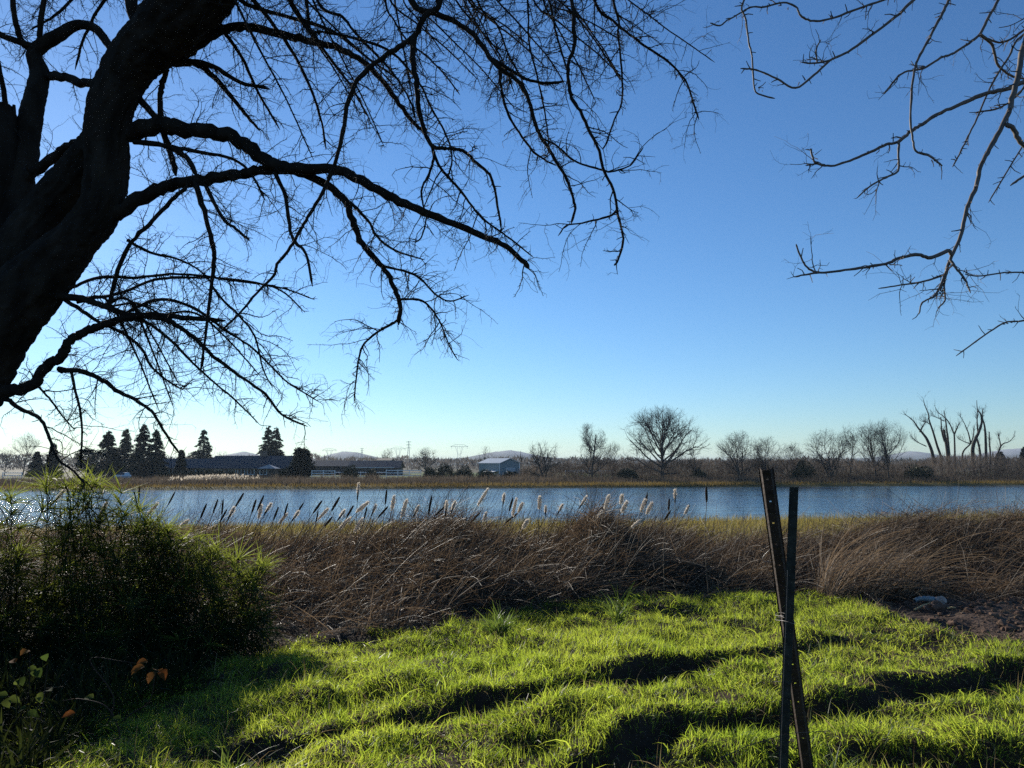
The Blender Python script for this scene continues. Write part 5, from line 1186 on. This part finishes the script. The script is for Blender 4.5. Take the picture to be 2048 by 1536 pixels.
# ------------------------------------------------------------------ buildings, fences, car and towers
def X_(px, Y): return (px - 1024) / F * Y
def Z_(py, Y): return float(P(1024, py, Y)[2])
def gable(mb_wall, mb_roof, x0, x1, y0, y1, zg, ze, zr, over=.5, axis='x', th=.14):
    """walls with gable ends + pitched roof slabs"""
    if axis == 'x':
        ym = (y0 + y1) / 2
        V = [[x0, y0, zg], [x1, y0, zg], [x1, y1, zg], [x0, y1, zg], [x0, y0, ze], [x1, y0, ze], [x1, y1, ze], [x0, y1, ze], [x0, ym, zr - .06], [x1, ym, zr - .06]]
        mb_wall.add(V, [[0, 1, 5, 4], [1, 2, 6, 5], [2, 3, 7, 6], [3, 0, 4, 7]], [[5, 6, 9], [7, 4, 8]])
        for sy, ya in ((-1, y0), (1, y1)):
            k = (zr - ze) / abs(ym - ya); a = np.array([x0 - over, ya + sy * over, ze - k * over]); b = np.array([x1 + over, ym, zr])
            q = np.array([[a[0], a[1], a[2]], [b[0], a[1], a[2]], [b[0], b[1], b[2]], [a[0], b[1], b[2]]]); up = q + [0, 0, th]
            mb_roof.add(np.concatenate([q, up]), [[0, 3, 2, 1], [4, 5, 6, 7], [0, 1, 5, 4], [1, 2, 6, 5], [2, 3, 7, 6], [3, 0, 4, 7]])
    else:
        xm = (x0 + x1) / 2
        V = [[x0, y0, zg], [x1, y0, zg], [x1, y1, zg], [x0, y1, zg], [x0, y0, ze], [x1, y0, ze], [x1, y1, ze], [x0, y1, ze], [xm, y0, zr - .06], [xm, y1, zr - .06]]
        mb_wall.add(V, [[0, 1, 5, 4], [1, 2, 6, 5], [2, 3, 7, 6], [3, 0, 4, 7]], [[4, 5, 8], [6, 7, 9]])
        for sx, xa in ((-1, x0), (1, x1)):
            k = (zr - ze) / abs(xm - xa); a0 = xa + sx * over; za = ze - k * over
            q = np.array([[a0, y0 - over, za], [xm, y0 - over, zr], [xm, y1 + over, zr], [a0, y1 + over, za]]); up = q + [0, 0, th]
            mb_roof.add(np.concatenate([q, up]), [[0, 3, 2, 1], [4, 5, 6, 7], [0, 1, 5, 4], [1, 2, 6, 5], [2, 3, 7, 6], [3, 0, 4, 7]])
def house():
    Y = 200; base = foot_at(440, Y); zg = base[2] - .3
    t = thing('house', 'long low dark roofed ranch house behind the conifers', 'house', base)
    zr, ze = Z_(912, Y), Z_(934, Y); zr2 = Z_(918, Y)
    w, r = MB(), MB()
    gable(w, r, X_(424, Y), X_(572, Y), Y, Y + 11, zg, ze, zr, .9)
    w2, r2 = MB(), MB()
    gable(w2, r2, X_(306, Y), X_(424, Y) - 1.2, Y + 1.5, Y + 10.5, zg, ze, zr2, .9)
    w.build('wall', M_wall, t, loc=base); w2.build('wall', M_wall, t, loc=base)
    ro = r.build('roof', M_roof, t, loc=base); r2.build('roof', M_roof, t, loc=base)
    ch = MB().box((X_(514, Y), Y + 6, (zr + Z_(903, Y)) / 2 - .4), (1.5, 1.2, Z_(903, Y) - zr + 1.2)); ch.box((X_(514, Y), Y + 6, Z_(903, Y) + .05), (1.75, 1.45, .22))
    ch.build('chimney', M_brick, ro, loc=base)
    for px in (320, 345, 398, 412, 440, 468, 486, 505, 530):
        yy = Y - .03 if px > 424 else Y + 1.47
        x = X_(px, Y); zc = (zg + ze) / 2 + .3
        f = MB()
        for dx, dz, sx, sz in ((0, .75, 1.9, .12), (0, -.75, 1.9, .12), (-.9, 0, .12, 1.4), (.9, 0, .12, 1.4), (0, 0, .08, 1.4)): f.box((x + dx, yy, zc + dz), (sx, .08, sz))
        fo = f.build('window', M_white, t, loc=base)
        MB().box((x, yy + .01, zc), (1.74, .03, 1.42)).build('pane', M_glass, fo, loc=base)
    d = MB().box((X_(455, Y), Y - .03, zg + 1.25), (1.0, .06, 2.1)).build('door', M_brick, t, loc=base)
    MB().blob((X_(455, Y) + .38, Y - .09, zg + 1.2), (.05, .05, .05), 8, 5, 0).build('handle', M_steel, d, loc=base)
house()
def garage():
    Y = 178; base = foot_at(243, Y); t = thing('garage', 'small pale shed with a low gable behind the parked car', 'shed', base)
    w, r = MB(), MB(); gable(w, r, X_(229, Y), X_(258, Y), Y + 6, Y + 12, base[2] - .2, Z_(941, Y), Z_(934, Y), .25, axis='y')
    w.build('wall', mat('shed_wall', (.30, .32, .32), None, .8), t, loc=base); r.build('roof', M_roof, t, loc=base)
    d = MB()
    d.box((X_(243, Y), Y + 5.96, base[2] + .95), (2.2, .06, 1.9)).build('door', M_wall, t, loc=base)
garage()
def car():
    Y = 168; base = foot_at(241, Y); base[2] += .0
    t = thing('parked_car', 'pale car parked front on under the conifers left of the house', 'car', base)
    x, y, z = base; mb = MB()
    sec = [(-.88, .35), (-.90, .75), (-.80, .98), (.80, .98), (.90, .75), (.88, .35)]
    ys = [0, .25, 1.2, 3.6, 4.3]; sc = [.9, 1, 1, 1, .95]
    V = np.array([[[x + p[0] * k, y + yy, z + .05 + p[1] * (1 if 0 < i < 4 else .93)] for p in sec] for i, (yy, k) in enumerate(zip(ys, sc))]).reshape(-1, 3)
    m = 6; mb.add(V, [[i * m + j, i * m + (j + 1) % m, (i + 1) * m + (j + 1) % m, (i + 1) * m + j] for i in range(4) for j in range(m)] + [[0, 1, 2, 5], [2, 3, 4, 5], [24, 25, 26, 29], [26, 27, 28, 29]])
    cab = [(-.80, 1.0), (-.64, 1.52), (.64, 1.52), (.80, 1.0)]
    V = np.array([[[x + cx, y + yy + (1.55 - cz_) * s_, z + cz_ + .03] for cx, cz_ in cab] for yy, s_ in ((1.75, -.9), (3.6, .5))]).reshape(-1, 3)
    mb.add(V, [[0, 1, 5, 4], [1, 2, 6, 5], [2, 3, 7, 6], [4, 5, 6, 7]])
    mb.build('body', M_car, t, loc=base)
    A = V[:4].copy(); A[:, 1] -= .015; MB().add(A, [[0, 3, 2, 1]]).build('windscreen', M_glass, t, loc=base)
    for sx in (-1, 1):
        MB().blob((x + sx * .62, y + .02, z + .78), (.17, .06, .09), 10, 6, 0).build('headlight', M_white, t, loc=base)
        for yy in (.9, 3.5):
            wt = MB(); a = np.linspace(0, 2 * np.pi, 17); wt.tubes(np.stack([x + sx * .80 + 0 * a, y + yy + .24 * np.cos(a), z + .31 + .24 * np.sin(a)], -1), np.full(17, .085), 7)
            wo = wt.build('wheel', M_tyre, t, loc=base)
            MB().blob((x + sx * .82, y + yy, z + .31), (.05, .17, .17), 10, 6, 0).build('rim', M_steel, wo, loc=base)
    MB().box((x, y - .01, z + .52), (.9, .06, .16)).build('grille', M_tyre, t, loc=base)
car()
def canopy():
    Y = 170; base = foot_at(541, Y); t = thing('gazebo', 'small gazebo with a light peaked roof before the house', 'gazebo', base)
    x, y, z = base; h = Z_(929, Y); e = Z_(937, Y); w = 18 / F * Y
    V = [[x - w, y - w, e], [x + w, y - w, e], [x + w, y + w, e], [x - w, y + w, e], [x, y, h]]
    b = MB().add(V, None, [[0, 1, 4], [1, 2, 4], [2, 3, 4], [3, 0, 4]]); b.add(np.array(V) - [0, 0, .06], None, [[1, 0, 4], [2, 1, 4], [3, 2, 4], [0, 3, 4]])
    b.build('roof', mat('light_canvas', (.34, .29, .25), None, .5, .4), t, loc=base)
    for sx in (-1, 1):
        for sy in (-1, 1): MB().box((x + sx * w * .86, y + sy * w * .86, (z + e) / 2), (.12, .12, e - z)).build('post', M_far, t, loc=base)
canopy()
def low_barn():
    Y = 235; base = foot_at(715, Y); t = thing('barn', 'long low dark roofed barn behind the white rail pens', 'barn', base)
    w, r = MB(), MB(); gable(w, r, X_(700, Y), X_(798, Y), Y, Y + 10, base[2] - .3, Z_(935, Y), Z_(922, Y), .6)
    w.build('wall', M_wall, t, loc=base); r.build('roof', M_roof, t, loc=base)
    MB().box((X_(744, Y), Y - .75, Z_(935.2, Y) - .02), (X_(795, Y) - X_(702, Y), .1, .14)).build('gutter', M_white, t, loc=base)
    for px in (716, 738, 760, 782): MB().box((X_(px, Y), Y - .03, base[2] + 1.2), (2.4, .06, 2.2)).build('door', M_roof, t, loc=base)
    Y = 242; base = foot_at(655, Y); t = thing('barn', 'plain dark roofed barn right of the lone evergreen', 'barn', base)
    w, r = MB(), MB(); gable(w, r, X_(612, Y), X_(697, Y), Y, Y + 9, base[2] - .3, Z_(932, Y), Z_(921.5, Y), .5)
    w.build('wall', M_wall, t, loc=base); r.build('roof', M_roof, t, loc=base)
    for px in (630, 655, 680): MB().box((X_(px, Y), Y - .03, base[2] + 1.2), (2.0, .06, 2.0)).build('door', M_roof, t, loc=base)
    Y = 262; base = foot_at(768, Y); t = thing('shed', 'shed with a sunlit tan roof above the low barn', 'shed', base)
    w, r = MB(), MB(); gable(w, r, X_(756, Y), X_(783, Y), Y, Y + 6, base[2] - .3, Z_(921, Y), Z_(917, Y), .3)
    w.build('wall', M_wall, t, loc=base); r.build('roof', M_tan, t, loc=base)
low_barn()
def metal_barn():
    Y = 172; base = foot_at(997, Y); t = thing('metal_barn', 'grey ribbed metal barn with a pale roof beyond the lake', 'barn', base)
    zg = base[2] - .3; zr, ze = Z_(917.5, Y), Z_(926.5, Y)
    # gable end to the right, long side to the left, turned to the viewer
    A = np.array([X_(999, Y), Y]); B = np.array([X_(1039, Y), Y + 1.0]); Lv = np.array([X_(956, Y) - X_(999, Y), 6.0])
    D = B + Lv; C = A + Lv; M_ = (A + B) / 2; N_ = (C + D) / 2
    def v(p, z): return [p[0], p[1], z]
    V = [v(A, zg), v(B, zg), v(D, zg), v(C, zg), v(A, ze), v(B, ze), v(D, ze), v(C, ze), v(M_, zr), v(N_, zr)]
    MB().add(V, [[0, 1, 5, 4], [1, 2, 6, 5], [2, 3, 7, 6], [3, 0, 4, 7]], [[4, 5, 8], [6, 7, 9]]).build('wall', M_metal, t, loc=base)
    r = MB(); u = norm(Lv[None])[0] * .35
    for E0, E1 in ((A, C), (B, D)):
        k = (E0 - M_) * .06
        q = np.array([v(E0 - u + k, ze - .06), v(M_ - u, zr + .03), v(N_ + u, zr + .03), v(E1 + u + k, ze - .06)]); up = q + [0, 0, .12]
        r.add(np.concatenate([q, up]), [[0, 3, 2, 1], [4, 5, 6, 7], [0, 1, 5, 4], [1, 2, 6, 5], [2, 3, 7, 6], [3, 0, 4, 7]])
    r.build('roof', M_metalroof, t, loc=base)
    s = A + Lv * .35; n_ = norm(np.array([[-Lv[1], Lv[0]]]))[0]; n_ = n_ if n_[1] < 0 else -n_
    a, c = A + Lv * .06, A + Lv * .56
    q = np.array([v(a + n_ * .02, zg + 2.15), v(c + n_ * .02, zg + 2.15), v(c + n_ * 1.6, zg + 1.9), v(a + n_ * 1.6, zg + 1.9)])
    MB().add(np.concatenate([q, q + [0, 0, .1]]), [[0, 1, 2, 3], [7, 6, 5, 4], [0, 4, 5, 1], [1, 5, 6, 2], [2, 6, 7, 3], [3, 7, 4, 0]]).build('awning', M_white, t, loc=base)
    tr = MB()
    for p in (A, B):
        tr.box((p[0], p[1] - .04, (zg + ze) / 2), (.18, .12, ze - zg))
    tr.build('corner_trim', M_white, t, loc=base)
    g = (A * .45 + B * .55); ang = math.atan2(B[1] - A[1], B[0] - A[0])
    d = MB().box((g[0], g[1] - .06, zg + 1.6), (2.2, .06, 2.6), ang).build('door', M_metalroof, t, loc=base)
metal_barn()
def rail_fence(label, px0, px1, y_top, Y, rails, dY=0):
    base = foot_at(px0, Y); t = thing('rail_fence', label, 'fence', base, 'white rail fences')
    x0, x1 = X_(px0, Y), X_(px1, Y + dY); n = max(2, int(abs(x1 - x0) / 2.4) + 1)
    h = Z_(y_top, Y) - base[2]
    for k in range(n):
        f = k / (n - 1); x = x0 + (x1 - x0) * f; y = Y + dY * f; g = H1(x, y)
        MB().box((x, y + .1, g + h / 2), (.13, .11, h + .15)).build('post', M_white, t, loc=base)
    ang = math.atan2(dY, x1 - x0); Lr = math.hypot(x1 - x0, dY)
    for k in range(rails):
        z = base[2] + h * (1 - k * .92 / rails) - .08
        MB().box(((x0 + x1) / 2, Y + dY / 2, z), (Lr, .05, .15), ang).build('rail', M_white, t, loc=base)
rail_fence('white rail pen with four bright rails left of the metal barn', 774, 843, 940, 160, 4)
rail_fence('white rail fence right of the lone evergreen', 626, 672, 941, 160, 4)
rail_fence('thin pale rail fence between the two white pens', 672, 774, 944, 164, 2)
rail_fence('white rails far left at the edge of the picture', 12, 50, 945, 150, 3)
rail_fence('distant pale rails behind the upright bare tree', 1130, 1225, 941, 158, 1)
def tower(px, topy, Y, label, kind):
    base = foot_at(px, Y); h = Z_(topy, Y) - base[2]; t = thing('transmission_tower', label, 'power pylon', base, 'power line towers on the horizon')
    r = .16; mb = MB(); x, y, z = base
    def bar(a, b, rr=r): mb.tubes(np.array([a, b], float) + base, np.array([rr, rr]), 4)
    if kind == 'delta':
        w = h * .22
        for sx in (-1, 1):
            for sy in (-1, 1):
                bar((sx * w * .55, sy * w * .3, -1), (sx * w * .34, sy * .4, h * .55)); bar((sx * w * .34, sy * .4, h * .55), (sx * w * .85, sy * .4, h * .9)); bar((sx * w * .28, sy * .4, h * .55), (sx * w * .45, sy * .4, h * .9))
        bar((-w * .36, 0, h * .55), (w * .36, 0, h * .55)); 
        for k in range(5):
            f0, f1 = k / 5, (k + 1) / 5
            bar((-w * .55 + w * .2 * f0, 0, h * .55 * f0), (w * .55 - w * .2 * f1, 0, h * .55 * f1), r * .6); bar((w * .55 - w * .2 * f0, 0, h * .55 * f0), (-w * .55 + w * .2 * f1, 0, h * .55 * f1), r * .6)
        mb.build('frame', M_steel, t, loc=base); mb = MB()
        bar((-w * 1.9, 0, h * .9), (w * 1.9, 0, h * .9), .22); bar((-w * 1.9, 0, h * .9), (-w * .8, 0, h), r); bar((w * 1.9, 0, h * .9), (w * .8, 0, h), r); bar((-w * .8, 0, h), (w * .8, 0, h), r)
        for k in np.linspace(-1.7, 1.7, 7): bar((w * k, 0, h * .9), (w * (k + .2), 0, h * (1 if abs(k) < .8 else .95)), r * .6)
        mb.build('crossarm', M_steel, t, loc=base); mb = MB()
        for k in (-1.7, 0, 1.7): bar((w * k, 0, h * .9), (w * k, 0, h * .80), .14)
        mb.build('insulators', M_steel, t, loc=base)
    else:
        w = h * .07
        for sx in (-1, 1):
            for sy in (-1, 1): bar((sx * w, sy * w, -1), (sx * .25, sy * .25, h))
        for k in range(9):
            f0, f1 = k / 9, (k + 1) / 9; a, b = w * (1 - f0) + .25, w * (1 - f1) + .25
            bar((-a, -a, h * f0), (b, -b, h * f1), r * .6); bar((a, a, h * f0), (-b, b, h * f1), r * .6)
        mb.build('frame', M_steel, t, loc=base); mb = MB()
        for f in (.72, .84, .96): bar((-h * .11, 0, h * f), (h * .11, 0, h * f), .16); bar((-h * .11, 0, h * f), (0, 0, h * (f + .035)), .1); bar((h * .11, 0, h * f), (0, 0, h * (f + .035)), .1)
        mb.build('crossarm', M_steel, t, loc=base)
tower(919, 889, 1250, 'wide armed power pylon left of the hill behind the metal barn', 'delta')
tower(818, 882, 1100, 'tall slim lattice pylon, highest of the pylons', 'lattice')
tower(797, 894, 1350, 'faint wide armed pylon left of the tall slim one', 'delta')
tower(725, 896, 1300, 'short slim lattice pylon above the low barn', 'lattice')
tower(660, 897, 1350, 'faint wide armed pylon in front of the hill left of centre', 'delta')

# ------------------------------------------------------------------ air, sky, sun, camera
hz = MB().box((0, 3650, 22), (18400, 8100, 62))
hm = bpy.data.materials.new('air'); hm.use_nodes = True; hm.cycles.volume_sampling = 'DISTANCE'; nt = hm.node_tree
nt.nodes.remove(nt.nodes['Principled BSDF'])
pv = nt.nodes.new('ShaderNodeVolumePrincipled'); pv.inputs['Color'].default_value = (.55, .68, .82, 1); pv.inputs['Density'].default_value = 1.2e-4; pv.inputs['Anisotropy'].default_value = .2
nt.links.new(pv.outputs[0], nt.nodes['Material Output'].inputs['Volume'])
USE_HAZE = True
if USE_HAZE: tag(hz.build('haze', hm), 'thin pale blue air fading the far hills', 'haze', kind='stuff')

w = bpy.data.worlds.new('World'); SC.world = w; w.use_nodes = True; nt = w.node_tree
sky = nt.nodes.new('ShaderNodeTexSky'); sky.sky_type = 'NISHITA'; sky.sun_disc = False
sky.sun_elevation = SUN_EL; sky.sun_rotation = SUN_AZ
sky.air_density = 1.0; sky.dust_density = .07; sky.ozone_density = 3.0; sky.altitude = 0
bg = nt.nodes['Background']; bg.inputs['Strength'].default_value = .076
hsv = nt.nodes.new('ShaderNodeHueSaturation'); hsv.inputs['Saturation'].default_value = 1.05
wb = nt.nodes.new('ShaderNodeMix'); wb.data_type = 'RGBA'; wb.blend_type = 'MULTIPLY'; wb.inputs[0].default_value = 1
wb.inputs[7].default_value = (.79, .98, 1.20, 1)
nt.links.new(sky.outputs[0], wb.inputs[6]); nt.links.new(wb.outputs[2], hsv.inputs['Color']); nt.links.new(hsv.outputs[0], bg.inputs['Color'])
sl = bpy.data.lights.new('sun', 'SUN'); sl.energy = 5.0; sl.angle = R(.5); sl.color = (1, .93, .82)
so = bpy.data.objects.new('sun', sl); COL.objects.link(so)
from mathutils import Vector
sd = Vector((math.sin(SUN_AZ) * math.cos(SUN_EL), math.cos(SUN_AZ) * math.cos(SUN_EL), math.sin(SUN_EL)))
so.rotation_euler = (-sd).to_track_quat('-Z', 'Y').to_euler(); so.location = sd * 50

cam = bpy.data.cameras.new('camera'); co = bpy.data.objects.new('camera', cam); COL.objects.link(co)
cam.sensor_width = 36; cam.lens = F / 2048 * 36; cam.clip_start = .05; cam.clip_end = 30000
co.location = EYE; co.rotation_euler = (R(90) + PITCH, 0, 0); SC.camera = co

SC.view_settings.view_transform = 'Standard'; SC.view_settings.look = 'None'; SC.view_settings.gamma = 1
SC.view_settings.exposure = 0.6
cy = SC.cycles
cy.max_bounces = 5; cy.diffuse_bounces = 2; cy.glossy_bounces = 2; cy.transmission_bounces = 3; cy.volume_bounces = 0; cy.transparent_max_bounces = 6
cy.use_denoising = False
cy.sample_clamp_direct = 0; cy.sample_clamp_indirect = 4
cy.caustics_reflective = False; cy.caustics_refractive = False
